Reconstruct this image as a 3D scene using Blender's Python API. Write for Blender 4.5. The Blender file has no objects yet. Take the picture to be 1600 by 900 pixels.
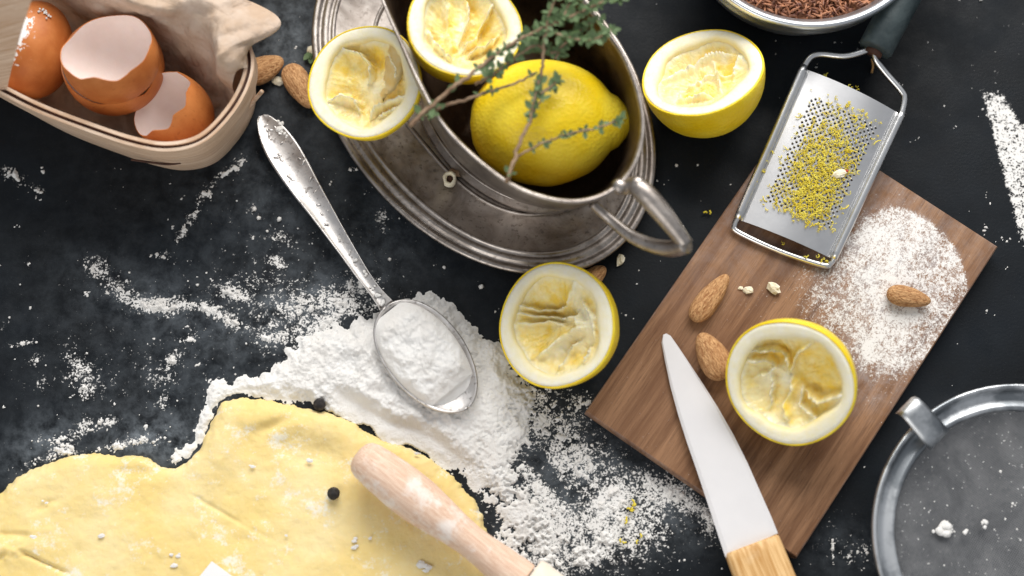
import bpy, math, random
import numpy as np
from mathutils import Vector, Matrix, noise as mnoise

# ------------------------------------------------------------------ camera, world, light
sc = bpy.context.scene
COL = sc.collection
D = 0.722                        # camera distance to the middle of the table top (metres)
TILT = math.radians(12)
LENS = 50.0
cam_d = bpy.data.cameras.new('camera')
cam = bpy.data.objects.new('camera', cam_d)
COL.objects.link(cam)
cam_d.lens = LENS
cam_d.sensor_width = 36.0
cam_d.clip_start = 0.02
cam_d.clip_end = 50
cam.location = (0, -D * math.sin(TILT), D * math.cos(TILT))
cam.rotation_euler = (TILT, 0, 0)
cam_d.dof.use_dof = True
cam_d.dof.focus_distance = 0.715
cam_d.dof.aperture_fstop = 3.0
sc.camera = cam

world = bpy.data.worlds.new('World')
sc.world = world
world.use_nodes = True
bg = world.node_tree.nodes['Background']
bg.inputs[0].default_value = (0.90, 0.94, 1.0, 1)
bg.inputs[1].default_value = 0.34


def area(name, loc, target, size, energy, color):
    ld = bpy.data.lights.new(name, 'AREA')
    ld.shape = 'RECTANGLE'
    ld.size, ld.size_y = size
    ld.energy = energy
    ld.color = color
    o = bpy.data.objects.new(name, ld)
    COL.objects.link(o)
    o.location = loc
    o.rotation_euler = (Vector(target) - Vector(loc)).to_track_quat('-Z', 'Y').to_euler()
    return o


area('window_light', (0.20, 1.30, 1.10), (0, 0, 0), (1.5, 1.0), 43, (1.0, 0.97, 0.93))
area('bounce_light', (-0.55, -1.1, 1.0), (0, 0, 0), (1.0, 0.8), 6.5, (1.0, 0.96, 0.9))

sc.view_settings.view_transform = 'Standard'
sc.view_settings.look = 'None'
sc.view_settings.exposure = 0.12
sc.view_settings.gamma = 1.0
sc.view_settings.use_curve_mapping = False
sc.cycles.use_denoising = True
sc.cycles.max_bounces = 8
sc.cycles.transparent_max_bounces = 12

rnd = random.Random(7)

# ------------------------------------------------------------------ photo pixel -> point on a level plane
CAMP = np.array(cam.location)
FW = np.array((0, math.sin(TILT), -math.cos(TILT)))
UP = np.array((0, math.cos(TILT), math.sin(TILT)))
KX = 36.0 / LENS / 1600.0
MM = D * KX                      # metres per photo pixel on the table


def P(px, py, z=0.0):
    d = FW + np.array((1, 0, 0)) * ((px - 800) * KX) + UP * ((450 - py) * KX)
    t = (z - CAMP[2]) / d[2]
    return CAMP + d * t


def PL(pts, z=0.0):
    return np.array([P(p[0], p[1], p[2] if len(p) > 2 else z) for p in pts])


def UNP(x, y, z=0.0):
    """table points -> photo pixels (arrays)"""
    vx = x - CAMP[0]
    vy = y - CAMP[1]
    vz = z - CAMP[2]
    dep = vy * FW[1] + vz * FW[2]
    uu = vy * UP[1] + vz * UP[2]
    return 800 + vx / dep / KX, 450 - uu / dep / KX


# ------------------------------------------------------------------ numeric noise
def _hash(ix, iy, seed):
    h = (ix * 374761393 + iy * 668265263 + seed * 974711) & 0xffffffff
    h = ((h ^ (h >> 13)) * 1274126177) & 0xffffffff
    h = h ^ (h >> 16)
    return (h & 0xffffff) / float(0xffffff)


def vnoise(x, y, seed=0):
    x = np.asarray(x, float); y = np.asarray(y, float)
    ix = np.floor(x).astype(np.int64); iy = np.floor(y).astype(np.int64)
    fx = x - ix; fy = y - iy
    fx = fx * fx * (3 - 2 * fx); fy = fy * fy * (3 - 2 * fy)
    a = _hash(ix, iy, seed); b = _hash(ix + 1, iy, seed)
    c = _hash(ix, iy + 1, seed); d = _hash(ix + 1, iy + 1, seed)
    return (a * (1 - fx) + b * fx) * (1 - fy) + (c * (1 - fx) + d * fx) * fy


def fbm(x, y, seed=0, oct=4, gain=0.5):
    s = 0; a = 1; t = 0
    for k in range(oct):
        s = s + a * vnoise(x * 2 ** k + 17.3 * k, y * 2 ** k - 9.1 * k, seed + k * 31)
        t += a; a *= gain
    return s / t


def n3(v, scale=1.0, off=0.0):
    return mnoise.noise(Vector((v[0] * scale + off, v[1] * scale - off, v[2] * scale + off * .5)))


def poly_sd(px, py, poly):
    """signed distance (positive inside) of points to a polygon, photo pixels"""
    poly = np.asarray(poly, float)
    best = np.full(px.shape, 1e9)
    inside = np.zeros(px.shape, bool)
    n = len(poly)
    for i in range(n):
        ax, ay = poly[i]; bx, by = poly[(i + 1) % n]
        ex, ey = bx - ax, by - ay
        t = np.clip(((px - ax) * ex + (py - ay) * ey) / (ex * ex + ey * ey + 1e-12), 0, 1)
        best = np.minimum(best, (px - ax - t * ex) ** 2 + (py - ay - t * ey) ** 2)
        c = ((ay > py) != (by > py)) & (px < (bx - ax) * (py - ay) / (by - ay + 1e-12) + ax)
        inside ^= c
    d = np.sqrt(best)
    return np.where(inside, d, -d)


def sstep(a, b, x):
    t = np.clip((x - a) / (b - a), 0, 1)
    return t * t * (3 - 2 * t)


# ------------------------------------------------------------------ mesh helpers
def mesh(name, verts, faces, smooth=True, attrs=None):
    me = bpy.data.meshes.new(name)
    verts = np.asarray(verts, dtype=np.float32)
    if isinstance(faces, np.ndarray) and faces.ndim == 2:
        k = faces.shape[1]; nf = len(faces)
        me.vertices.add(len(verts)); me.vertices.foreach_set('co', verts.ravel())
        me.loops.add(nf * k); me.loops.foreach_set('vertex_index', faces.astype(np.int32).ravel())
        me.polygons.add(nf)
        me.polygons.foreach_set('loop_start', np.arange(0, nf * k, k, dtype=np.int32))
        me.update(calc_edges=True)
        me.validate()
    else:
        me.from_pydata([tuple(map(float, v)) for v in verts], [], [tuple(map(int, f)) for f in faces])
        me.update()
    if smooth:
        me.polygons.foreach_set('use_smooth', np.ones(len(me.polygons), bool))
    if attrs:
        for k, a in attrs.items():
            at = me.attributes.new(k, 'FLOAT', 'POINT')
            at.data.foreach_set('value', np.asarray(a, np.float32))
    return me


def put(name, me, mat, parent=None, loc=(0, 0, 0), rot=None):
    if mat is not None and len(me.materials) == 0:
        me.materials.append(mat)
    o = bpy.data.objects.new(name, me)
    COL.objects.link(o)
    o.location = loc
    if rot is not None:
        o.rotation_euler = rot
    if parent is not None:
        o.parent = parent
    return o


def tag(o, label=None, cat=None, group=None, kind=None):
    if label: o['label'] = label
    if cat: o['category'] = cat
    if group: o['group'] = group
    if kind: o['kind'] = kind
    return o


def thing(name, label, cat, loc=(0, 0, 0), group=None, rotz=0.0):
    o = bpy.data.objects.new(name, None)
    COL.objects.link(o)
    o.empty_display_size = 0.01
    o.location = loc
    o.rotation_euler = (0, 0, rotz)
    return tag(o, label, cat, group)


class MB:
    """collects quads/tris of several shapes that make up ONE part"""
    def __init__(s): s.v = []; s.f = []
    def add(s, v, f):
        b = len(s.v); s.v.extend([tuple(p) for p in v]); s.f.extend([tuple(i + b for i in q) for q in f]); return s
    def me(s, name, smooth=True): return mesh(name, s.v, s.f, smooth)


def loft(rings, cap0=False, cap1=False, closed=True):
    n = len(rings[0]); v = []; f = []
    for r in rings: v.extend([tuple(p) for p in r])
    for i in range(len(rings) - 1):
        for j in range(n if closed else n - 1):
            k = (j + 1) % n
            f.append((i * n + j, i * n + k, (i + 1) * n + k, (i + 1) * n + j))
    if cap0: f.append(tuple(range(n))[::-1])
    if cap1: f.append(tuple((len(rings) - 1) * n + j for j in range(n)))
    return v, f


def grid(nu, nv, fn):
    v = [fn(i / (nu - 1), j / (nv - 1)) for j in range(nv) for i in range(nu)]
    f = [(j * nu + i, j * nu + i + 1, (j + 1) * nu + i + 1, (j + 1) * nu + i) for j in range(nv - 1) for i in range(nu - 1)]
    return v, f


def crom(pts, n=8, closed=False):
    """Catmull-Rom through points"""
    pts = [np.asarray(p, float) for p in pts]
    m = len(pts); out = []
    for i in range(m if closed else m - 1):
        if closed:
            p0, p1, p2, p3 = pts[(i - 1) % m], pts[i], pts[(i + 1) % m], pts[(i + 2) % m]
        else:
            p0 = pts[max(i - 1, 0)]; p1 = pts[i]; p2 = pts[i + 1]; p3 = pts[min(i + 2, m - 1)]
        for k in range(n):
            t = k / n
            out.append(.5 * ((2 * p1) + (p2 - p0) * t + (2 * p0 - 5 * p1 + 4 * p2 - p3) * t * t + (3 * p1 - p0 - 3 * p2 + p3) * t ** 3))
    if not closed: out.append(pts[-1])
    return np.array(out)


def tube(path, rad, sides=8, caps=True):
    path = [np.asarray(p, float) for p in path]
    n = len(path); rings = []
    up = np.array((0.02, 0.03, 1.0))
    prev = None
    for i in range(n):
        t = path[min(i + 1, n - 1)] - path[max(i - 1, 0)]
        t = t / (np.linalg.norm(t) + 1e-12)
        a = prev if prev is not None else up
        a = a - t * a.dot(t)
        if np.linalg.norm(a) < 1e-4: a = np.array((1.0, 0, 0)) - t * t[0]
        a = a / np.linalg.norm(a); prev = a
        b = np.cross(t, a)
        r = rad(i / (n - 1)) if callable(rad) else rad
        rings.append([path[i] + r * (math.cos(q) * a + math.sin(q) * b) for q in [2 * math.pi * k / sides for k in range(sides)]])
    return loft(rings, caps, caps)


def lump(r, seed, amp=.3, seg=6, rings=4, sz=(1, 1, 1)):
    v = []; f = []
    v.append((0, 0, r * sz[2]))
    for i in range(1, rings):
        th = math.pi * i / rings
        for j in range(seg):
            ph = 2 * math.pi * j / seg + i * .5
            p = np.array((math.sin(th) * math.cos(ph), math.sin(th) * math.sin(ph), math.cos(th)))
            k = 1 + amp * n3(p, 1.7, seed)
            v.append(tuple(p * r * k * np.array(sz)))
    v.append((0, 0, -r * sz[2]))
    for j in range(seg): f.append((0, 1 + j, 1 + (j + 1) % seg))
    for i in range(rings - 2):
        for j in range(seg):
            a = 1 + i * seg; b = a + seg
            f.append((a + j, b + j, b + (j + 1) % seg, a + (j + 1) % seg))
    e = len(v) - 1; a = 1 + (rings - 2) * seg
    for j in range(seg): f.append((a + j, e, a + (j + 1) % seg))
    return v, f


def xf(v, loc=(0, 0, 0), M=None, s=1.0):
    v = np.asarray(v, float) * s
    if M is not None: v = v @ np.array(M).T
    return v + np.asarray(loc)


def basis(n, spin=0.0):
    """rotation matrix whose z is n"""
    n = Vector(n).normalized()
    q = n.to_track_quat('Z', 'Y').to_matrix()
    return q @ Matrix.Rotation(spin, 3, 'Z')


# ------------------------------------------------------------------ materials
class MT:
    def __init__(s, name, rough=.5, metal=0.0, spec=.5, color=(.5, .5, .5), sss=0, sss_r=(1, .6, .3), sss_scale=.003, coat=0, ior=1.45):
        s.m = bpy.data.materials.new(name); s.m.use_nodes = True
        s.nt = s.m.node_tree; s.p = s.nt.nodes['Principled BSDF']
        s.tc = s.nt.nodes.new('ShaderNodeTexCoord').outputs['Object']
        i = s.p.inputs
        i['Roughness'].default_value = rough; i['Metallic'].default_value = metal
        i['Specular IOR Level'].default_value = spec; i['Base Color'].default_value = (*color, 1)
        i['IOR'].default_value = ior
        if coat: i['Coat Weight'].default_value = coat; i['Coat Roughness'].default_value = .15
        if sss:
            i['Subsurface Weight'].default_value = sss; i['Subsurface Radius'].default_value = sss_r
            i['Subsurface Scale'].default_value = sss_scale
    def node(s, t): return s.nt.nodes.new(t)
    def ln(s, a, b): s.nt.links.new(a, b)
    def setin(s, sock, val):
        if hasattr(val, 'is_output'): s.ln(val, sock)
        elif isinstance(val, (tuple, list)) and len(val) == 3 and sock.type == 'RGBA': sock.default_value = (*val, 1)
        else: sock.default_value = val
    def vec(s, scale, rot=(0, 0, 0), loc=(0, 0, 0)):
        n = s.node('ShaderNodeMapping'); s.ln(s.tc, n.inputs[0])
        n.inputs['Scale'].default_value = scale; n.inputs['Rotation'].default_value = rot; n.inputs['Location'].default_value = loc
        return n.outputs[0]
    def noise(s, scale, detail=4, rough=.5, dist=0, vec=None):
        n = s.node('ShaderNodeTexNoise'); s.ln(vec if vec is not None else s.tc, n.inputs['Vector'])
        n.inputs['Scale'].default_value = scale; n.inputs['Detail'].default_value = detail
        n.inputs['Roughness'].default_value = rough; n.inputs['Distortion'].default_value = dist
        return n.outputs['Fac']
    def voro(s, scale, feature='F1', vec=None):
        n = s.node('ShaderNodeTexVoronoi'); n.feature = feature
        s.ln(vec if vec is not None else s.tc, n.inputs['Vector']); n.inputs['Scale'].default_value = scale
        return n.outputs['Distance']
    def step(s, x, lo, hi, a=0.0, b=1.0):
        n = s.node('ShaderNodeMapRange'); n.interpolation_type = 'SMOOTHSTEP'
        s.setin(n.inputs[0], x); n.inputs[1].default_value = lo; n.inputs[2].default_value = hi
        n.inputs[3].default_value = a; n.inputs[4].default_value = b
        return n.outputs[0]
    def math(s, op, a, b=0.0):
        n = s.node('ShaderNodeMath'); n.operation = op; s.setin(n.inputs[0], a); s.setin(n.inputs[1], b); return n.outputs[0]
    def mix(s, f, a, b):
        n = s.node('ShaderNodeMix'); n.data_type = 'RGBA'
        s.setin(n.inputs[0], f); s.setin(n.inputs[6], a); s.setin(n.inputs[7], b); return n.outputs[2]
    def attr(s, name):
        n = s.node('ShaderNodeAttribute'); n.attribute_name = name; return n.outputs['Fac']
    def col(s, c): s.setin(s.p.inputs['Base Color'], c); return s
    def rgh(s, r): s.setin(s.p.inputs['Roughness'], r); return s
    def bump(s, h, strength=.3, dist=.001):
        n = s.node('ShaderNodeBump'); n.inputs['Strength'].default_value = strength; n.inputs['Distance'].default_value = dist
        s.ln(h, n.inputs['Height'])
        prev = s.p.inputs['Normal'].links
        if prev: s.ln(prev[0].from_socket, n.inputs['Normal'])
        s.ln(n.outputs[0], s.p.inputs['Normal']); return s


def translucent(t, color, fac):
    tr = t.node('ShaderNodeBsdfTranslucent'); t.setin(tr.inputs['Color'], color)
    mx = t.node('ShaderNodeMixShader'); mx.inputs[0].default_value = fac
    out = [n for n in t.nt.nodes if n.type == 'OUTPUT_MATERIAL'][0]
    t.ln(t.p.outputs[0], mx.inputs[1]); t.ln(tr.outputs[0], mx.inputs[2]); t.ln(mx.outputs[0], out.inputs[0])
    return t


FLOUR_C = (.83, .815, .79)


def dusting(t, base, scale=900, amount='flour', haze='haze', lo=.96, hi=1.18):
    """flour dust lying on a surface where the point attribute says it fell; haze also carries painted sheen"""
    d = t.attr(amount)
    n1 = t.noise(scale, 2, .6)
    n2 = t.noise(scale * .42, 2, .6)
    n3_ = t.noise(scale * .13, 3, .6)
    n = t.math('ADD', t.math('ADD', t.math('MULTIPLY', n1, .40), t.math('MULTIPLY', n2, .36)), t.math('MULTIPLY', n3_, .24))
    n = t.math('ADD', t.math('MULTIPLY', n, 2.4), -.7)
    k = t.math('MULTIPLY', t.step(t.math('ADD', n, d), lo, hi), .92)
    hz = t.math('MULTIPLY', t.attr(haze), t.step(t.noise(scale * .10, 6, .72, .2), .3, .75))
    c = t.mix(hz, base, (.60, .68, .76))
    return t.mix(k, c, FLOUR_C), k


def m_table():
    t = MT('black_slate', rough=.55, spec=.22)
    b = t.mix(t.step(t.noise(14, 5, .6), .35, .75), (.0028, .0042, .0060), (.0062, .0095, .0138))
    sm = t.noise(80, 6, .75, .2)
    b = t.mix(t.step(sm, .55, .85, 0, .4), b, (.017, .022, .029))
    sp = t.noise(2400, 1, .5)
    b = t.mix(t.step(sp, .70, .80, 0, .5), b, (.10, .11, .12))
    c, k = dusting(t, b, 950)
    t.col(c)
    t.rgh(t.step(t.noise(40, 4, .6), .3, .7, .42, .68))
    t.bump(t.noise(700, 3, .6), .18, .0006)
    return t.m


def m_flour():
    t = MT('flour_powder', rough=.95, spec=.1, color=FLOUR_C)
    t.col(t.mix(t.step(t.noise(90, 4), .3, .7), (.80, .78, .75), (.86, .85, .83)))
    t.bump(t.noise(1300, 4, .7), .55, .0012)
    return t.m


def m_wood():
    t = MT('walnut_board', rough=.5, spec=.3)
    v = t.vec((9, 90, 90))
    g1 = t.noise(6, 6, .65, .5, t.vec((1.6, 22, 10)))
    g2 = t.noise(14, 3, .7, 0, t.vec((6, 160, 60)))
    b = t.mix(t.step(g1, .30, .70), (.125, .055, .024), (.330, .180, .095))
    b = t.mix(t.step(g2, .45, .72, 0, .6), b, (.060, .026, .014))
    b = t.mix(t.step(t.noise(22, 3), .35, .7, 0, .35), b, (.25, .13, .07))
    c, k = dusting(t, b, 1600, lo=.88, hi=1.30)
    t.col(c); t.bump(g2, .2, .0006)
    return t.m


def m_rind(dirt=True):
    t = MT('lemon_rind', rough=.36, spec=.45, sss=.12, sss_r=(1, .7, .1), sss_scale=.002)
    b = t.mix(t.step(t.noise(55, 3), .3, .72), (.86, .60, .008), (.90, .70, .05))
    b = t.mix(t.step(t.noise(190, 3), .62, .8, 0, .35), b, (.74, .44, .01))
    t.col(b)
    t.bump(t.voro(620), .35, .0007); t.bump(t.noise(300, 3), .15, .0008)
    return t.m


def m_pith():
    t = MT('lemon_pith', rough=.5, spec=.3, sss=.25, sss_r=(1, .85, .5), sss_scale=.003)
    b = t.mix(t.step(t.noise(260, 4, .6), .35, .75), (.90, .865, .73), (.88, .82, .58))
    b = t.mix(t.math('MULTIPLY', t.attr('inner'), t.step(t.noise(150, 4), .25, .7, .5, 1.0)), b, (.90, .76, .33))
    t.col(t.mix(t.step(t.noise(75, 3, .6), .73, .80, 0, .6), b, (.62, .36, .08)))
    t.bump(t.noise(900, 4, .6), .35, .0007)
    return t.m


def m_pulp():
    t = MT('lemon_pulp', rough=.18, spec=.5, sss=.35, sss_r=(1, .8, .25), sss_scale=.004)
    a = t.attr('membrane')
    b = t.mix(t.step(t.noise(160, 4, .6), .3, .7), (.94, .66, .085), (.95, .80, .36))
    t.col(t.mix(t.math('MULTIPLY', a, .85), b, (.93, .89, .70)))
    t.bump(t.noise(420, 4, .6, .8, t.vec((1, 1, .35))), .5, .0012)
    return t.m


def m_membrane():
    t = MT('lemon_membrane', rough=.35, spec=.4)
    t.col(t.mix(t.step(t.noise(300, 4), .35, .7), (.91, .83, .52), (.90, .72, .30)))
    t.bump(t.noise(500, 3), .4, .0008)
    translucent(t, (.95, .80, .38), .5)
    return t.m


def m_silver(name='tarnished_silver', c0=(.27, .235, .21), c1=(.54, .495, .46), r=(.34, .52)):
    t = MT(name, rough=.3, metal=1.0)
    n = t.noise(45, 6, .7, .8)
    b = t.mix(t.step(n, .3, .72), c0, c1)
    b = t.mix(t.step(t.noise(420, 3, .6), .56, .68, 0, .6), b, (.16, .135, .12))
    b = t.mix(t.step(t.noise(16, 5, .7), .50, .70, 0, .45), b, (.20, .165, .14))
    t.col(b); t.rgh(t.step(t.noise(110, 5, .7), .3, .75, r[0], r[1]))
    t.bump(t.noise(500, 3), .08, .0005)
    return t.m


def m_simple(name, c0, c1, scale=80, rough=.5, metal=0, bscale=400, bstr=.2, spec=.5, sss=0, lo=.35, hi=.68, dist=.0006):
    t = MT(name, rough=rough, metal=metal, spec=spec, sss=sss)
    t.col(t.mix(t.step(t.noise(scale, 4, .6), lo, hi), c0, c1))
    if bstr: t.bump(t.noise(bscale, 4, .6), bstr, dist)
    return t.m


def m_chipwood():
    t = MT('chip_wood', rough=.6, spec=.25)
    g = t.noise(10, 5, .65, .3, t.vec((5, 5, 140)))
    b = t.mix(t.step(g, .34, .66), (.58, .38, .245), (.80, .63, .49))
    t.col(b); t.bump(g, .15, .0005)
    return t.m


def m_egg(flour=None):
    t = MT('brown_eggshell', rough=.5, spec=.35, sss=.1, sss_r=(1, .5, .25), sss_scale=.002)
    b = t.mix(t.step(t.noise(70, 4, .6), .3, .7), (.46, .135, .030), (.58, .205, .055))
    if flour is not None:
        sep = t.node('ShaderNodeVectorMath'); sep.operation = 'DISTANCE'
        t.ln(t.vec((1, 1, .5)), sep.inputs[0]); sep.inputs[1].default_value = flour
        m = t.step(sep.outputs['Value'], .002, .016, .36, -.1)
        k = t.step(t.math('ADD', t.noise(230, 4, .65), m), .70, .80)
        b = t.mix(k, b, FLOUR_C)
    b2 = t.mix(t.step(t.noise(480, 3, .6), .58, .70, 0, .45), b, (.33, .085, .02)) if flour is None else b
    t.col(b2); t.bump(t.noise(900, 3), .2, .0005)
    return t.m


def m_almond():
    t = MT('almond_skin', rough=.65, spec=.25)
    g = t.noise(9, 5, .65, .6, t.vec((40, 130, 130)))
    b = t.mix(t.step(g, .3, .68), (.30, .125, .045), (.68, .40, .19))
    b = t.mix(t.step(t.noise(500, 3), .6, .78, 0, .5), b, (.24, .10, .04))
    t.col(b); t.bump(g, .9, .0014)
    return t.m


def m_leaf():
    t = MT('thyme_leaf', rough=.55, spec=.35)
    t.col(t.mix(t.step(t.noise(130, 3), .3, .7), (.085, .165, .06), (.30, .40, .22)))
    translucent(t, (.18, .30, .10), .35)
    return t.m


def m_dough():
    t = MT('shortcrust_dough', rough=.62, spec=.25, sss=.15, sss_r=(1, .7, .25), sss_scale=.003)
    b = t.mix(t.step(t.noise(26, 5, .6), .3, .72), (.81, .615, .235), (.85, .70, .37))
    b = t.mix(t.step(t.noise(330, 3), .55, .8, 0, .4), b, (.82, .72, .42))
    f = t.step(t.math('ADD', t.noise(75, 5, .75), t.math('MULTIPLY', t.noise(900, 2), .22)), .64, .80, 0, .9)
    b = t.mix(f, b, (.84, .80, .68))
    t.col(b); t.bump(t.noise(240, 6, .7), .42, .0014)
    return t.m


def m_paper():
    t = MT('baking_paper', rough=.7, spec=.2)
    t.col(t.mix(t.step(t.noise(70, 5, .6), .3, .7), (.64, .48, .35), (.76, .63, .52)))
    t.bump(t.noise(180, 4, .6), .4, .001)
    t.bump(t.voro(75, 'DISTANCE_TO_EDGE'), .55, .004); t.bump(t.voro(170, 'DISTANCE_TO_EDGE'), .4, .002)
    translucent(t, (.60, .40, .25), .25)
    return t.m


def m_pin():
    t = MT('pale_wood_handle', rough=.6, spec=.2)
    g = t.noise(8, 5, .7, .2, t.vec((6, 170, 170)))
    b = t.mix(t.step(g, .34, .66), (.62, .40, .28), (.80, .62, .49))
    b = t.mix(t.step(t.noise(60, 6, .75), .50, .66, 0, .8), b, (.83, .77, .72))
    t.col(b); t.bump(g, .15, .0005)
    return t.m


def m_bamboo():
    t = MT('light_bamboo', rough=.45, spec=.35)
    n1 = t.node('ShaderNodeMapping'); t.ln(t.tc, n1.inputs[0]); n1.inputs['Rotation'].default_value = (0, 0, math.radians(69))
    n2 = t.node('ShaderNodeMapping'); t.ln(n1.outputs[0], n2.inputs[0]); n2.inputs['Scale'].default_value = (7, 150, 150)
    g = t.noise(4, 4, .6, .1, n2.outputs[0])
    b = t.mix(t.step(g, .32, .68), (.50, .265, .085), (.78, .52, .25))
    b = t.mix(t.step(t.noise(90, 4, .7), .55, .75, 0, .35), b, (.80, .62, .40))
    t.col(b); t.bump(g, .2, .0006)
    return t.m


def m_sievemesh():
    t = MT('fine_steel_mesh', rough=.5, metal=.6)
    w1 = t.node('ShaderNodeTexWave'); w1.bands_direction = 'X'
    w2 = t.node('ShaderNodeTexWave'); w2.bands_direction = 'Y'
    for w in (w1, w2):
        t.ln(t.vec((1, 1, 1), (0, 0, .6)), w.inputs[0]); w.inputs['Scale'].default_value = 330
        w.inputs['Distortion'].default_value = 0
    k = t.math('MAXIMUM', w1.outputs['Fac'], w2.outputs['Fac'])
    c = t.mix(t.step(k, .35, .9), (.02, .022, .025), (.15, .155, .165))
    n = t.noise(34, 5, .7, .6)
    dust = t.step(t.math('ADD', n, t.math('MULTIPLY', t.noise(900, 2, .6), .35)), .45, 1.0, .03, .36)
    spk = t.step(t.math('ADD', t.noise(620, 2, .6), t.math('MULTIPLY', n, .25)), .80, .86)
    c = t.mix(dust, c, (.5, .5, .5))
    c = t.mix(spk, c, FLOUR_C)
    t.col(c); t.bump(k, .3, .0003)
    return t.m


M = dict(
    table=m_table(), flour=m_flour(), wood=m_wood(), rind=m_rind(), pith=m_pith(), pulp=m_pulp(), memb=m_membrane(),
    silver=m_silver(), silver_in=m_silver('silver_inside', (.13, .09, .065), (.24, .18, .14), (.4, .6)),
    spoon=m_silver('old_spoon_silver', (.55, .53, .515), (.80, .78, .77), (.38, .55)),
    steel=m_simple('polished_steel', (.70, .70, .70), (.80, .80, .80), 60, .28, 1.0, 300, .03),
    plate=m_simple('brushed_steel_sheet', (.66, .66, .67), (.76, .76, .77), 50, .38, 1.0, 300, .03),
    rubber=m_simple('dark_rubber', (.018, .030, .034), (.045, .062, .066), 90, .55, 0, 700, .25),
    chip=m_chipwood(), egg=m_egg(),
    shell_in=m_simple('eggshell_membrane', (.84, .72, .67), (.88, .78, .74), 60, .55, 0, 700, .12, sss=.1),
    almond=m_almond(), leaf=m_leaf(),
    stem=m_simple('woody_stem', (.20, .12, .07), (.36, .25, .16), 160, .7, 0, 500, .4),
    dough=m_dough(), paper=m_paper(), pin=m_pin(),
    ceramic=m_simple('white_ceramic', (.66, .65, .66), (.69, .68, .69), 40, .3, 0, 300, .02),
    bamboo=m_bamboo(),
    pepper=m_simple('black_peppercorn', (.012, .010, .010), (.05, .042, .04), 500, .6, 0, 700, .9, dist=.0015),
    zest=m_simple('lemon_zest', (.68, .52, .02), (.82, .70, .10), 300, .5, 0, 900, .3, sss=.1),
    rice=m_simple('red_rice', (.09, .022, .010), (.46, .20, .10), 330, .45, 0, 500, .1),
    dark=m_simple('dark_brown', (.05, .02, .012), (.09, .035, .02), 200, .7),
    nut=m_simple('almond_flesh', (.80, .72, .52), (.86, .80, .66), 300, .6, 0, 900, .3),
    redtip=m_simple('red_tip', (.45, .05, .02), (.6, .10, .04), 300, .5),
    card=m_simple('white_card', (.80, .80, .80), (.83, .83, .83), 60, .7, 0, 500, .05),
    pin_body=m_simple('pale_roller_wood', (.78, .68, .56), (.83, .76, .68), 60, .6, 0, 500, .1),
    mesh=m_sievemesh(),
    rim=m_simple('bowl_metal', (.62, .66, .70), (.78, .80, .82), 30, .36, 1.0, 300, .02),
    dull=m_simple('blotchy_steel', (.26, .28, .30), (.68, .70, .72), 38, .42, 1.0, 500, .06, lo=.40, hi=.60),  # light and dark blotches painted in the colour as reflections on the rim
)

# ------------------------------------------------------------------ polygons that shape the flour
DOUGH = crom([(-260, 860), (-120, 830), (-40, 800), (0, 775), (30, 745), (88, 720), (130, 711), (185, 712), (232, 715), (252, 731), (285, 727),
              (312, 702), (328, 668), (343, 638), (366, 623), (420, 627), (480, 639), (540, 655), (598, 688), (650, 705),
              (698, 738), (738, 780), (758, 822), (764, 870), (750, 960), (690, 1060), (500, 1130), (200, 1150), (-100, 1120), (-250, 1000)], 6, True)
HEAP = [(318, 612), (336, 590), (352, 588), (362, 603), (384, 583), (398, 590), (420, 576), (445, 556), (470, 530), (520, 512), (560, 503),
        (600, 480), (630, 462), (672, 460), (706, 478), (730, 505), (755, 528), (778, 535), (800, 575), (838, 605), (852, 640), (838, 690),
        (812, 715), (826, 745), (858, 778), (872, 812), (868, 850), (838, 862), (820, 905), (770, 905), (772, 860), (766, 820), (745, 775), (704, 732),
        (640, 722), (590, 704), (530, 668), (486, 634), (420, 620), (366, 614), (340, 632), (326, 665), (312, 700), (292, 722),
        (268, 722), (276, 704), (298, 690), (308, 662), (322, 634)]
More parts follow.
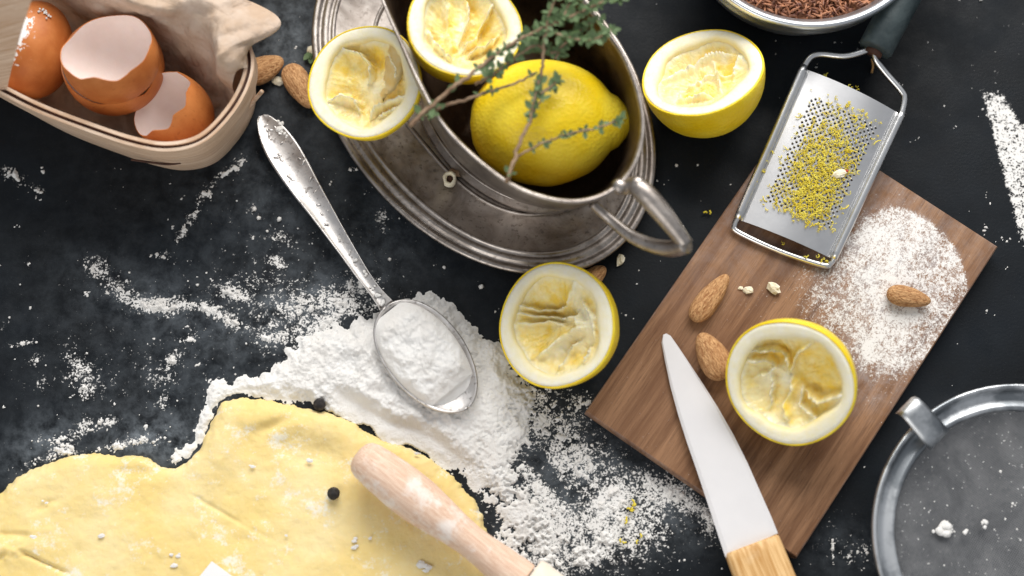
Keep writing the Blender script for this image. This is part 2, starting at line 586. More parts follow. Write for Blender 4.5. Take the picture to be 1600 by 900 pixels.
# strokes of scattered flour: x, y, half length, half width, angle(deg), amount
CLUMPS = [(150, 412, 18, 14, 40, .75), (180, 448, 40, 16, 35, .62), (235, 475, 34, 12, 15, .66), (268, 472, 16, 12, 0, .7), (300, 478, 26, 9, 10, .4),
          (365, 458, 34, 8, 20, .62), (440, 372, 18, 10, 10, .6), (432, 408, 16, 9, 30, .6), (395, 325, 10, 9, 0, .4), (330, 482, 26, 9, 20, .55), (356, 500, 24, 8, 30, .5),
          (300, 340, 26, 8, -55, .42), (322, 300, 22, 8, -50, .45), (360, 262, 34, 9, -38, .42), (280, 372, 18, 8, -60, .42), (255, 400, 14, 10, 0, .38),
          (30, 280, 34, 9, 30, .5), (60, 298, 8, 5, 0, .5), (8, 268, 16, 8, 10, .5), (43, 412, 6, 5, 0, .6), (35, 537, 18, 4, -15, .7), (6, 510, 6, 9, 0, .5),
          (52, 562, 10, 10, 0, .5), (60, 600, 16, 14, 0, .4), (135, 612, 10, 14, 20, .62), (115, 565, 14, 8, 60, .5), (110, 590, 16, 16, 0, .35), (140, 580, 30, 12, 45, .38),
          (270, 560, 14, 7, -40, .6), (255, 590, 20, 18, 0, .42), (255, 630, 8, 12, 0, .5), (290, 530, 16, 9, -20, .4), (410, 525, 22, 20, 0, .30), (440, 535, 18, 12, 0, .35),
          (380, 440, 40, 30, 20, .16), (470, 470, 60, 30, 20, .22), (525, 470, 40, 26, 0, .30), (500, 510, 60, 16, -20, .32), (555, 470, 34, 30, 0, .25), (450, 500, 60, 26, 0, .22), (590, 520, 12, 12, 0, -.3),
          (548, 506, 20, 10, -15, -.5), (600, 335, 10, 10, 70, .7), (600, 358, 10, 7, 0, .4), (565, 440, 22, 16, 0, .35),
          (110, 685, 34, 14, -30, .62), (95, 710, 50, 8, -10, .45), (130, 660, 8, 14, -30, .5), (172, 660, 16, 9, -10, .66), (190, 695, 34, 8, -12, .62), (60, 690, 14, 16, 0, .35), (40, 730, 40, 8, -25, .45),
          (225, 690, 30, 10, 0, .35), (272, 716, 9, 12, 0, .62), (228, 664, 4, 7, 0, .65),
          (820, 590, 50, 26, 30, .45), (800, 540, 22, 18, 50, .5), (860, 650, 40, 30, 40, .28), (900, 690, 50, 40, 40, .26), (910, 625, 24, 20, 0, .5), (870, 720, 40, 40, 0, .26), (930, 770, 80, 60, 40, .24),
          (880, 850, 60, 50, 0, .30), (960, 850, 70, 50, 0, .22), (1020, 800, 60, 50, 0, .20), (955, 780, 18, 16, 0, .55), (900, 830, 40, 16, 40, .5), (1070, 780, 50, 16, 30, .50), (1110, 820, 12, 22, 10, .55),
          (870, 890, 24, 18, 0, .5), (845, 770, 26, 60, -30, .34), (850, 850, 30, 50, 0, .36), (925, 835, 44, 34, 0, .2), (820, 660, 30, 40, 0, .2), (910, 870, 24, 18, 0, .5), (1000, 740, 70, 40, 30, .18), (1060, 860, 60, 40, 0, .16), (865, 752, 60, 12, 52, -.42), (880, 870, 14, 30, -40, -.3), (990, 720, 12, 10, 0, -.4), (1060, 850, 26, 40, 0, -.25),
          (1300, 860, 70, 30, 0, .20), (1360, 870, 30, 30, 0, .2), (1335, 800, 50, 30, 0, .12), (990, 560, 20, 40, 0, .1)]
DUST = [(430, 330, 170, 140, 20, .15), (430, 60, 90, 70, 40, .12), (250, 520, 260, 130, 0, .13), (180, 600, 190, 100, 0, .13), (480, 470, 150, 70, 0, .12), (60, 290, 120, 60, 0, .06),
        (900, 760, 170, 150, 30, .20), (1040, 810, 130, 90, 0, .17), (1330, 840, 120, 70, 0, .10), (1560, 110, 60, 60, 0, .12), (1450, 100, 220, 160, 0, .03), (600, 380, 90, 60, 40, .10)]
HAZE = [(440, 60, 90, 70, 40, .26), (400, 400, 330, 220, 0, .05), (240, 690, 70, 34, 0, .42), (430, 300, 120, 80, 30, .07), (300, 620, 160, 70, 0, .06), (60, 700, 70, 40, -30, .25), (600, 360, 60, 50, 0, .07), (900, 770, 120, 120, 30, .22),
        (1080, 800, 70, 40, 30, .20), (470, 480, 110, 40, -20, .22), (240, 470, 110, 40, 20, .12), (1330, 860, 90, 40, 0, .10), (250, 520, 250, 110, 0, .035)]


def blobs(px, py, L):
    s = np.zeros(px.shape)
    for x, y, a, b, ang, k in L:
        c, q = math.cos(math.radians(ang)), math.sin(math.radians(ang))
        u = ((px - x) * c + (py - y) * q) / a; v = (-(px - x) * q + (py - y) * c) / b
        r = u * u + v * v
        s = np.where(r < 9, s + k * np.exp(-r * .9), s)
    return s


# ------------------------------------------------------------------ table top and the flour on it
def cells(X, Y, Z, keep, name, attrs=None):
    ny, nx = X.shape
    idx = np.arange(ny * nx).reshape(ny, nx)
    q = keep[:-1, :-1] | keep[1:, :-1] | keep[:-1, 1:] | keep[1:, 1:]
    a = idx[:-1, :-1][q]; b = idx[:-1, 1:][q]; c = idx[1:, 1:][q]; d = idx[1:, :-1][q]
    F = np.stack([a, b, c, d], 1)
    used = np.unique(F); re = np.zeros(ny * nx, np.int64); re[used] = np.arange(len(used))
    V = np.stack([X.ravel(), Y.ravel(), Z.ravel()], 1)[used]
    at = {k: w.ravel()[used] for k, w in (attrs or {}).items()}
    return mesh(name, V, re[F], True, at)


STREAK = [(1532, 138), (1570, 150), (1610, 215), (1660, 330), (1660, 430), (1604, 400), (1588, 350), (1572, 290), (1552, 215)]


def build_table():
    nx, ny = 300, 190
    x = np.linspace(-.33, .33, nx); y = np.linspace(-.21, .22, ny)
    X, Y = np.meshgrid(x, y); px, py = UNP(X, Y)
    fl = np.clip(blobs(px, py, CLUMPS), -.5, .55) * .62 + blobs(px, py, DUST) * .85 + .08
    st = poly_sd(px, py, STREAK)
    fl = np.where(st > -6, np.maximum(fl, .10 + .56 * sstep(-5, 4, st) * (1 - .25 * sstep(330, 420, py))), fl)
    fl += .10 * sstep(20, 0, poly_sd(px, py, HEAP) * -1)
    # carry the sheet out well past the frame with a skirt of big cells
    hz = np.clip(blobs(px, py, HAZE), 0, .6) * .8
    me = cells(X, Y, np.zeros_like(X), np.ones_like(X, bool), 'table_top', {'flour': fl, 'haze': hz})
    tag(put('table_top', me, M['table']), 'black slate table top dusted with flour', kind='structure')
    b = 1.2
    inner = [(-.33, -.21), (.33, -.21), (.33, .22), (-.33, .22)]; outer = [(-b, -b), (b, -b), (b, b), (-b, b)]
    v = [(p[0], p[1], 0) for p in inner + outer] + [(p[0], p[1], -.03) for p in outer]
    f = [(i, i + 4, (i + 1) % 4 + 4, (i + 1) % 4) for i in range(4)] + [(i + 4, i + 8, (i + 1) % 4 + 8, (i + 1) % 4 + 4) for i in range(4)]
    # outer part of the same table: a child of the sheet
    o = put('table_edge', mesh('table_edge', v, f, False, {'flour': np.full(12, .08), 'haze': np.zeros(12)}), M['table'])
    tag(o, 'rest of the black slate table top', kind='structure')


build_table()


def build_flour():
    stp = .00046
    x = np.arange(-.262, .262, stp); y = np.arange(-.152, .158, stp)
    X, Y = np.meshgrid(x, y); px, py = UNP(X, Y)
    hp = poly_sd(px, py, HEAP)
    edge = (fbm(px / 16, py / 16, 5, 4, .6) - .5) * 26
    d = hp + edge
    dough_d = -poly_sd(px, py, DOUGH)
    # main heap
    near = sstep(260, 40, np.hypot(px - 640, py - 560))
    H = .0024 + .0044 * near
    smooth_strip = sstep(34, 10, np.abs(dough_d - 16)) * sstep(500, 545, px)
    lum = fbm(px / 26, py / 26, 11, 5, .55)
    fine = fbm(px / 7, py / 7, 23, 3, .6)
    h = H * sstep(0, 30, d) * (.45 + 1.1 * lum) + (.0004 + .0012 * (fine - .42) + .0007 * (fbm(px / 2.8, py / 2.8, 29, 2) - .5)) * sstep(-2, 10, d)
    h = np.where(smooth_strip > 0, h * (1 - .72 * smooth_strip), h)
    h = np.where(d > 0, h, -.001)
    # thin ragged places over to the lower right of the heap
    zone = sstep(705, 850, px + (py - 640) * .25)
    thin = sstep(.58, .70, .65 * fbm(px / 17, py / 17, 91, 4, .6) + .35 * fbm(px / 4, py / 4, 92, 2) + .10 * (zone - .5) + .10 * sstep(60, 5, hp)) * zone
    h = h * (1 - .15 * zone) - .0020 * thin
    # flour is held off the dough itself
    gap = (fbm(px / 22, py / 22, 61, 3) - .52) * 24
    h = np.where(dough_d < 3 + gap, -.001, h)
    # loose clumps
    Dn = np.clip(blobs(px, py, CLUMPS), -.6, .8)
    n = .55 * fbm(px / 6, py / 6, 41, 3, .7) + .45 * fbm(px / 22, py / 22, 47, 3, .5)
    k = (n - .5) * 1.9 + .5 + np.minimum(Dn, .66) * .78 - 1.02
    hc = np.where(k > 0,   .00010 + k * .0050, -.001)
    hc = np.minimum(hc, .0020)
    hc = np.where(dough_d < 2, -.001, hc)
    Z = np.maximum(h, hc)
    # not under the cutting board, the dish, sieve (they would lift it)
    keep = Z > 0
    Z = np.where(keep, Z, -.0002)
    me = cells(X, Y, Z, keep, 'flour')
    o = put('flour', me, M['flour'])
    tag(o, 'loose white flour heaped under the spoon and scattered in clumps on the black table', 'flour', kind='stuff')


build_flour()


def build_crumbs():
    b = MB()
    pts = []
    for _ in range(9000):
        x = rnd.uniform(0, 1600); y = rnd.uniform(0, 900)
        w = blobs(np.array([x]), np.array([y]), CLUMPS)[0] + .6 * blobs(np.array([x]), np.array([y]), DUST)[0] + .004
        if rnd.random() < w * .5: pts.append((x, y))
    A = np.array(pts)
    dd = poly_sd(A[:, 0], A[:, 1], DOUGH)
    for (x, y), q in zip(pts, dd):
        if q > -4: continue
        r = (.00018 + .0009 * rnd.random() ** 4)
        v, f = lump(r, rnd.random() * 90, .5, 5, 3)
        b.add(xf(v, P(x, y) + (0, 0, r * .5)), f)
    for x, y, r in [(752, 448, 4), (694, 418, 3), (633, 300, 3), (398, 327, 4), (405, 341, 4), (437, 343, 4), (1057, 259, 3), (1090, 258, 2), (1532, 0, 3)]:
        v, f = lump(r * MM, rnd.random() * 90, .5, 6, 4)
        b.add(xf(v, P(x, y) + (0, 0, r * MM * .4)), f)
    tag(put('flour_crumbs', b.me('flour_crumbs'), M['flour']), 'tiny flour crumbs sprinkled over the black table', 'flour', kind='stuff')


build_crumbs()


# ------------------------------------------------------------------ dough
def build_dough():
    stp = .0008
    x = np.arange(-.34, .0, stp); y = np.arange(-.235, -.045, stp)
    X, Y = np.meshgrid(x, y); px, py = UNP(X, Y)
    d = poly_sd(px, py, DOUGH) + (fbm(px / 12, py / 12, 3, 4, .65) - .5) * 9
    T = .0062
    dm = d * MM
    prof = np.where(dm < T, np.sqrt(np.clip(1 - (1 - np.clip(dm / T, 0, 1)) ** 2, 0, 1)), 1.0)
    z = T * prof
    swell = np.exp(-((d - 34) / 26.0) ** 2) * sstep(300, 360, px) * sstep(760, 600, px)
    z += prof * (.0030 * swell + .0012 * (fbm(px / 70, py / 70, 8, 3) - .5) * 2 + .0011 * (fbm(px / 18, py / 18, 9, 5, .6) - .5))
    u = ((px - 428) * .93 + (py - 668) * -.36) / 26; v = ((px - 428) * .36 + (py - 668) * .93) / 8
    z -= prof * .0026 * np.exp(-(u * u + v * v))
    u = ((px - 500) * .98 + (py - 700) * .2) / 120; v = (-(px - 500) * .2 + (py - 700) * .98) / 26
    z -= prof * .0018 * np.exp(-(u * u + v * v))
    # creases
    for (ax, ay, bx, by, w, dep) in [(300, 772, 388, 824, 2.6, .0010), (30, 858, 118, 900, 3.0, .0022), (388, 824, 440, 850, 4, .0004), (60, 800, 100, 780, 5, .001), (0, 835, 60, 838, 5, .0016), (0, 875, 22, 866, 5, .0016), (170, 735, 260, 742, 9, .0008)]:
        ex, ey = bx - ax, by - ay
        t = np.clip(((px - ax) * ex + (py - ay) * ey) / (ex * ex + ey * ey), 0, 1)
        q = np.hypot(px - ax - t * ex, py - ay - t * ey) + (fbm(px / 9, py / 9, 77, 2) - .5) * 3
        z -= dep * np.exp(-(q / w) ** 2) * np.minimum(1, 4 * np.minimum(t, 1 - t) + .2)
    u = ((px - 20) * .95 + (py - 860) * -.3) / 46; v = ((px - 20) * .3 + (py - 860) * .95) / 18
    z += .003 * np.exp(-(u * u + v * v)) * fbm(px / 14, py / 10, 15, 3) * 1.6
    z = np.where(dm > 0, z, dm * 3)
    keep = dm > -.0012
    tag(put('dough', cells(X, Y, z, keep, 'dough'), M['dough']), 'rolled sheet of yellow shortcrust dough with ragged floury edge', 'dough')
    # flour flecks on it
    b = MB()
    for x0, y0, r in [(272, 877, 7), (278, 866, 5), (660, 885, 7), (672, 892, 6), (742, 822, 5), (553, 842, 4), (576, 840, 3), (390, 728, 4), (485, 720, 4), (447, 838, 2), (555, 853, 4), (730, 812, 4), (160, 835, 5), (54, 838, 5), (70, 782, 4), (640, 795, 4), (655, 706, 3)]:
        for k in range(2):
            v, f = lump(r * MM * rnd.uniform(.3, .9), rnd.random() * 90,   .6, 9, 5, (1.3, .8, .35))
            b.add(xf(v, P(x0 + rnd.gauss(0, r * .7), y0 + rnd.gauss(0, r * .7), .0072)), f)
    tag(put('flour_flecks', b.me('flour_flecks', False), M['flour']), 'small white flour flecks lying on the yellow dough', 'flour', kind='stuff')


build_dough()

# ------------------------------------------------------------------ cutting board
BT = .011


def build_board():
    A, B, C = P(910, 650, BT), P(1245, 872, BT), P(1560, 385, BT)
    ux = (C - B); L = np.linalg.norm(ux); ux = ux / L
    w = A - B; w = w - ux * w.dot(ux); W = np.linalg.norm(w); wy = w / W
    ctr = B + ux * L / 2 + wy * W / 2
    ang = math.atan2(ux[1], ux[0])
    root = thing('cutting_board', 'dark brown walnut cutting board dusted with flour under grater and knife', 'cutting board', (ctr[0], ctr[1], 0), None, ang)
    n1, n2 = 150, 105
    lx = np.linspace(-L / 2 + .0008, L / 2 - .0008, n1); ly = np.linspace(-W / 2 + .0008, W / 2 - .0008, n2)
    X, Y = np.meshgrid(lx, ly)
    ca, sa = math.cos(ang), math.sin(ang)
    px, py = UNP(X * ca - Y * sa + ctr[0], X * sa + Y * ca + ctr[1], BT)
    rr = np.hypot(px - 1372, py - 462)
    wd = 8 + 70 * sstep(1420, 1290, px) + 30 * sstep(470, 600, py)
    disc = np.clip((146 - rr + (fbm(px / 30, py / 30, 12, 3) - .5) * wd * .5) / wd, 0, 1) ** .8
    fl = .05 + disc * (.38 + .24 * np.exp(-((px - 1390) / 70) ** 2 - ((py - 430) / 110) ** 2) + .09 * np.exp(-((rr - 136) / 5) ** 2) * sstep(1400, 1450, px))
    fl = fl + disc * .10 * sstep(.45, .7, fbm(px / 40, py / 40, 4, 3))
    fl += .16 * np.exp(-((px - 1375) / 55) ** 2 - ((py - 585) / 60) ** 2) * sstep(1480, 1400, px)
    fl += .18 * np.exp(-((px - 1360) / 12) ** 2 - ((py - 545) / 18) ** 2)
    fl += .12 * np.exp(-((px - 1390) / 60) ** 2 - ((py - 320) / 40) ** 2) + .10 * np.exp(-((px - 1180) / 50) ** 2 - ((py - 460) / 30) ** 2)
    fl += .05
    hz = .50 * disc * np.exp(-((px - 1390) / 100) ** 2 - ((py - 440) / 120) ** 2) + .22 * np.exp(-((px - 1360) / 60) ** 2 - ((py - 590) / 50) ** 2) + .16 * sstep(.7, 0, (py - 250) / 400) * 1.0  # last term is window sheen painted into the haze, stronger towards the top
    me = cells(X, Y, np.full_like(X, BT), np.ones_like(X, bool), 'board_face', {'flour': fl, 'haze': hz})
    put('board_face', me, M['wood'], root)
    def rc(s, z): return [(sx * (L / 2 - s), sy * (W / 2 - s), z) for sx, sy in ((-1, -1), (1, -1), (1, 1), (-1, 1))]
    v, f = loft([rc(.001, .0004), rc(0, .0014), rc(0, BT - .0012), rc(.0003, BT - .0004), rc(.0008, BT)], True, False)
    put('board_side', mesh('board_side', v, f, False, {'flour': np.full(len(v), .08), 'haze': np.full(len(v), .12)}), M['wood'], root)
    return ctr, ang


build_board()


# ------------------------------------------------------------------ lemons
def basis2(n):
    z = Vector(n).normalized()
    x = (Vector((1, 0, 0)) - z * z.x).normalized()
    return Matrix((x, z.cross(x), z)).transposed()


def fold_at(x, y, pl):
    """distance, side and place along a fold line"""
    best = (9, 1, 0)
    n = len(pl) - 1
    for i in range(n):
        ax, ay = pl[i]; bx, by = pl[i + 1]
        ex, ey = bx - ax, by - ay
        t = max(0, min(1, ((x - ax) * ex + (y - ay) * ey) / (ex * ex + ey * ey)))
        dx, dy = x - ax - t * ex, y - ay - t * ey
        d = math.hypot(dx, dy)
        if d < best[0]: best = (d, 1 if ex * dy - ey * dx > 0 else -1, (i + t) / n)
    return best


def lemon_half(label, px, py, r_px, n, support, depth=1.12, seed=1, spin=0.0, flaps=6, cav=.42, rin0=.76, zc=None, nip=.10, group='squeezed lemon halves', open_=1.0, folds=(), deep=()):
    R = r_px * MM
    n = Vector(n).normalized()
    for _ in range(4):
        Lz = R * depth
        h = math.sqrt(R * R * (1 - n.z ** 2) + (Lz * n.z) ** 2)
        z = support + h * .985 if zc is None else zc
        c = P(px, py, z)
        R = r_px * KX * (D * math.cos(TILT) - z) / math.cos(TILT) if False else r_px * MM * (CAMP[2] - z) / CAMP[2]
    B = basis2(n)
    root = thing('lemon_half', label, 'lemon', (c[0], c[1], z - h), group)
    rot = B.to_euler()
    loc = (0, 0, h)
    rr = random.Random(seed)
    N = 72
    wob = lambda th: 1 + .012 * math.sin(2 * th + seed) + .010 * math.sin(3 * th + seed * 2.1) + .006 * math.sin(5 * th + seed)
    # rind: outside of the fruit, folded over at the cut
    prof = [(.955, -.035), (.972, .004), (.990, .002), (1.0, -.012)]
    for k in range(1, 13):
        t = k / 13 * math.pi / 2
        prof.append((math.cos(t) ** .92, -.012 - (depth - .012) * math.sin(t)))
    prof += [(.10, -depth - nip * .3), (.05, -depth - nip), (.004, -depth - nip * 1.15)]
    rings = []
    for i, (r, zz) in enumerate(prof):
        ring = []
        for j in range(N):
            th = 2 * math.pi * j / N
            p = np.array((math.cos(th) * r, math.sin(th) * r, zz)) * R
            k = wob(th)
            if i > 3: k += .018 * n3(p / R, 2.2, seed * 3.7)
            ring.append((p[0] * k, p[1] * k, p[2] + (R * .006 * n3(p / R, 5, seed) if i < 4 else 0)))
        rings.append(ring)
    v, f = loft(rings, False, True)
    put('rind', mesh('rind', v, f), M['rind'], root, loc, rot)
    # inner outline of the white pith
    def rin(th):
        return rin0 * (1 + .05 * math.sin(2 * th + seed * 1.3) + .035 * math.sin(5 * th + seed) + .05 * n3((math.cos(th), math.sin(th), seed), 2.6))
    pr = []; pa = []
    for k, (a, zz) in enumerate([(0, -.004), (.03, .006), (.25, .008), (.5, .006), (.72, .0), (.9, -.02), (1.0, -.06), (1.03, -.12), (1.06, -.24), (1.08, -.36)]):
        ring = []
        for j in range(N):
            th = 2 * math.pi * j / N
            ro = .965 * wob(th); ri = rin(th)
            r = ro + (ri - ro) * a
            w = .010 * n3((math.cos(th) * r * 4, math.sin(th) * r * 4, k * .2), 1.5, seed * 5.1)
            ring.append((math.cos(th) * r * R, math.sin(th) * r * R, (zz + w) * R))
        pr.append(ring); pa += [(0, 0, .05, .15, .35, .65, .9, 1, 1, 1)[k] for _ in range(N)]
    v, f = loft(pr)
    put('pith', mesh('pith', v, f, True, {'inner': pa}), M['pith'], root, loc, rot)
    # pulp hollow with radial walls
    nseg = 8
    angs = [2 * math.pi * (k + rr.uniform(-.28, .28)) / nseg for k in range(nseg)]
    stren = [rr.choice((0, .5, .8, 1.0)) for _ in range(nseg)]
    swirl = rr.uniform(-.9, .9)
    NT, NR = 180, 36
    angs.sort()
    sdep = [rr.uniform(-.10, .12) for _ in angs]; stil = [rr.uniform(-.22, .22) for _ in angs]; spal = [rr.choice((0, 0, 0, .2, .45)) for _ in angs]
    ox, oy = rr.uniform(-.26, .26), rr.uniform(-.26, .26)
    V = []; at = []
    for i in range(NR):
        q = 1 - i / (NR - 1)
        for j in range(NT):
            th = 2 * math.pi * j / NT
            ri = rin(th) * 1.045
            r = ri * max(q, .004)
            x, y = math.cos(th) * r, math.sin(th) * r
            wn = n3((x, y, 0), 2.4, seed * 2.3)
            z0 = -.07 - cav * open_ * (1 - q ** 2.6) * (1 + .30 * n3((x, y, .3), 1.6, seed)) + .05 * (1 - q) ** 2
            ro_ = math.hypot(x - ox * (1 - q * q), y - oy * (1 - q * q))
            tw = (math.atan2(y - oy * (1 - q * q), x - ox * (1 - q * q)) + swirl * (1 - q) + .55 * wn) % (2 * math.pi)
            k = max([m for m in range(nseg) if angs[m] <= tw], default=nseg - 1)
            a0 = angs[k]; a1 = angs[(k + 1) % nseg]
            wid = (a1 - a0) % (2 * math.pi) or 1
            cpos = ((tw - a0) % (2 * math.pi)) / wid
            dl0 = cpos * wid * max(ro_, .04); dl1 = (1 - cpos) * wid * max(ro_, .04)
            soft = min(1, dl0 / .035) * min(1, dl1 / .035)
            side = min(1, q * 1.8) * (1 if q < .85 else (1 - q) / .15)
            m0 = stren[k] * math.exp(-(dl0 / .020) ** 2); m1 = stren[(k + 1) % nseg] * math.exp(-(dl1 / .020) ** 2)
            m = max(m0, m1)
            zz = z0 + side * (sdep[k] + stil[k] * (cpos - .5)) * soft + .15 * m * side
            zz += .028 * n3((x, y, 2), 6, seed) + .014 * n3((x, y, 4), 15, seed)
            pale = .9 * m + spal[k] * soft + .7 * max(0, n3((x, y, 7), 2.6, seed * 1.7)) + .9 * max(0, q - .88) * 8 + .35 * max(0, cpos * (1 if stil[k] > 0 else -1) + (0 if stil[k] > 0 else 1) - .6)
            if folds:
                zz = z0; pale = .22 + .45 * max(0, n3((x, y, 7), 3.0, seed * 1.7)) + .9 * max(0, q - .86) * 7
                xw = x + .045 * n3((x, y, 1), 4, seed) + .02 * n3((x, y, 2), 11, seed); yw = y + .045 * n3((x, y, 5), 4, seed) + .02 * n3((x, y, 6), 11, seed)
                for fi, (pl, hh, st_) in enumerate(folds):
                    d, sd_, al = fold_at(xw, yw, pl)
                    if d > .6: continue
                    ends = min(1, .35 + 4 * min(al, 1 - al))
                    rag = 1 + .7 * n3((al * 4, fi * 3.1, seed), 2.2)
                    e = math.exp(-(d / .024) ** 2)
                    zz += hh * rag * ends * (e + .35 * math.exp(-(d / .07) ** 2))
                    # one side of the fold sits lower than the other
                    zz -= st_ * ends * (1 if sd_ > 0 else .1) * (1 - math.exp(-(d / .02) ** 2)) * math.exp(-(d / .16) ** 2)
                    pale += ends * (1.0 * e + .35 * (1 if sd_ < 0 else -.9) * math.exp(-(d / .13) ** 2))
                for (ux, uy, ur, uz) in deep:
                    g_ = math.exp(-((xw - ux) ** 2 + (yw - uy) ** 2) / ur ** 2)
                    zz -= uz * g_; pale -= (.7 if uz > 0 else -.6) * g_
                zz += .030 * n3((x, y, 2), 5, seed) + .018 * n3((x, y, 4), 13, seed) + .010 * n3((x, y, 8), 26, seed)
                # fine fibres running out from the core
                zz += .010 * math.sin(th * 38 + 6 * n3((x, y, 3), 3, seed)) * q * (.5 + n3((x, y, 9), 4, seed))
                zz = min(zz, -.02)
            V.append((x * R, y * R, zz * R)); at.append(max(0, min(1, pale)))
    F = [(i * NT + j, i * NT + (j + 1) % NT, (i + 1) * NT + (j + 1) % NT, (i + 1) * NT + j) for i in range(NR - 1) for j in range(NT)]
    put('pulp', mesh('pulp', V, F, True, {'membrane': at}), M['pulp'], root, loc, rot)
    # torn membrane flaps standing in the hollow
    for k in range(flaps):
        a = angs[(k * 2 + 1) % nseg] + rr.uniform(-.3, .3)
        r0, r1 = rr.uniform(.10, .3), 1.02
        lean = rr.uniform(.22, .46) * rr.choice((-1, 1)); ht = rr.uniform(.14, .24); bend = rr.uniform(-.7, .7)
        sd = rr.random() * 50
        def fl(u, w):
            q = r0 + (r1 - r0) * u
            th = a + bend * (u - .5) + .12 * math.sin(u * 5 + sd)
            r = q * rin(th)
            zb = -.13 - cav * open_ * (1 - q ** 2.4)
            up = ht * (.35 + .65 * math.sin(math.pi * min(1, u * .8 + .2))) * (1 + .5 * n3((u * 3, sd, 0), 1.5))
            lat = lean * w * w * (1 + .6 * n3((u * 2.5, sd, 1), 1.3)) + .015 * n3((u * 4, w * 2, sd), 1)
            x = math.cos(th) * r - math.sin(th) * lat; y = math.sin(th) * r + math.cos(th) * lat
            return (x * R, y * R, min(zb + up * w + .02 * n3((u * 5, w * 2, sd + 3), 1), -.015) * R)
        top = grid(13, 6, fl)
        v = np.array(top[0]); nb = len(v)
        th_ = .010 * R
        v2 = v + np.array((-math.sin(a), math.cos(a), 0)) * th_ - np.array((0, 0, th_ * .6))
        f = top[1] + [tuple(i + nb for i in q[::-1]) for q in top[1]]
        for i in range(12): f.append((5 * 13 + i, 5 * 13 + i + 1, nb + 5 * 13 + i + 1, nb + 5 * 13 + i))
        put('membrane', mesh('membrane', np.vstack([v, v2]), f), M['memb'], root, loc, rot)
    return root


lemon_half('squeezed lemon half on the black table, touching the silver dish at its lower edge', 868, 508, 98, (-.44, -.08, 1), 0, 1.08, 61, .4, 0, open_=.62,
           folds=[([(-.66, .36), (-.13, .27), (.06, .32)], .10, .14), ([(.06, .32), (.40, .70)], .08, -.08), ([(-.68, .24), (-.03, .15), (.32, .12)], .10, .18), ([(-.70, .04), (-.20, .10), (.1, .02)], .09, .12),
                  ([(-.34, -.46), (.03, -.20), (.38, -.03), (.33, .17)], .16, -.16), ([(.02, -.66), (.12, -.42), (.27, -.27)], .12, .20), ([(.40, -.62), (.48, -.5), (.55, -.36)], .10, .16), ([(.42, .40), (.62, .08), (.60, -.22)], .08, .06)],
           deep=[(-.35, .0, .25, .08), (.0, .50, .22, .05), (.48, .1, .22, -.06), (-.05, -.40, .18, -.05), (.17, -.5, .10, .12)])
lemon_half('squeezed lemon half lying on the brown cutting board beside an almond', 1233, 599, 101, (-.48, -.50, 1), BT, 1.08, 78, 2.0, 0, open_=.66,
           folds=[([(-.62, .40), (-.29, .45), (-.09, .34), (-.06, .11)], .15, .16), ([(-.06, .11), (.09, .44), (.30, .66)], .18, -.12), ([(-.66, .24), (-.42, .26), (-.24, .15)], .12, .14), ([(-.52, .0), (-.22, .16)], .10, .12),
                  ([(-.03, .08), (.0, -.14), (-.09, -.43), (-.03, -.62)], .14, -.14), ([(.20, -.18), (.45, -.30), (.86, -.06)], .20, .18), ([(-.34, .06), (-.30, -.16), (-.32, -.44)], .10, .10), ([(.14, -.10), (.16, -.40), (.40, -.56)], .08, .10)],
           deep=[(.38, .20, .32, .12), (-.25, .38, .14, .08), (.5, -.45, .15, .1), (-.02, -.3, .12, .1), (-.18, -.1, .16, -.05)])
lemon_half('tilted squeezed lemon half alone on the black table between silver pot and grater', 1096, 112, 99, (-.34, .50, 1), 0, 1.15, 34, 1.0, 0, .30, .74, open_=.8,
           folds=[([(-.36, -.08), (-.03, .08), (.50, .02)], .07, .05), ([(.17, .42), (.24, .05), (.26, -.32)], .07, .05), ([(-.66, .10), (-.2, .34), (.2, .52), (.5, .42)], .10, .10), ([(-.36, -.08), (-.46, -.42)], .06, .05), ([(-.5, -.42), (-.2, -.36), (.1, -.46)], .12, .08), ([(.5, .02), (.62, .3)], .07, .08)],
           deep=[(-.05, -.18, .22, .05), (.35, .2, .14, .05)])
lemon_half('squeezed lemon half leaning on the silver dish next to two almonds', 569, 128, 96, (-.22, -.02, 1), .012, .72, 47, .2, 1,   .30, .75, open_=.9, zc=.052,
           folds=[([(-.40, .66), (-.09, .54), (.06, .31), (.02, .08)], .20, .16), ([(-.66, -.26), (-.43, -.15), (-.20, -.25), (-.12, -.42)], .18, .12), ([(.06, -.58), (.19, -.40), (.42, -.31), (.68, -.27)], .20, .14), ([(.22, -.56), (.55, -.44)], .12, .12), ([(.4, .5), (.5, .25), (.45, 0)], .07, .06)],
           deep=[(.16, .48, .16, .12), (-.35, .3, .25, .05), (.12, -.1, .25, -.03), (.38, -.46, .10, .1)])
lemon_half('squeezed lemon half inside the silver pot, behind the whole lemon', 726, 40, 94, (.16, .10, 1), .012, 1.1, 52, 1.5, 0, .32, .75, zc=.066,
           folds=[([(-.62, -.10), (-.45, -.38), (-.20, -.60)], .16, .12), ([(-.30, .5), (-.28, 0), (-.20, -.42)], .12, -.14), ([(.08, .6), (.10, .2), (-.05, -.2)], .14, .14), ([(.5, .5), (.25, -.05), (.0, -.35)], .13, .12), ([(.62, -.05), (.35, -.30), (.1, -.45)], .16, .12)],
           deep=[(-.3, .1, .14, .1), (.32, .05, .16, .08)])


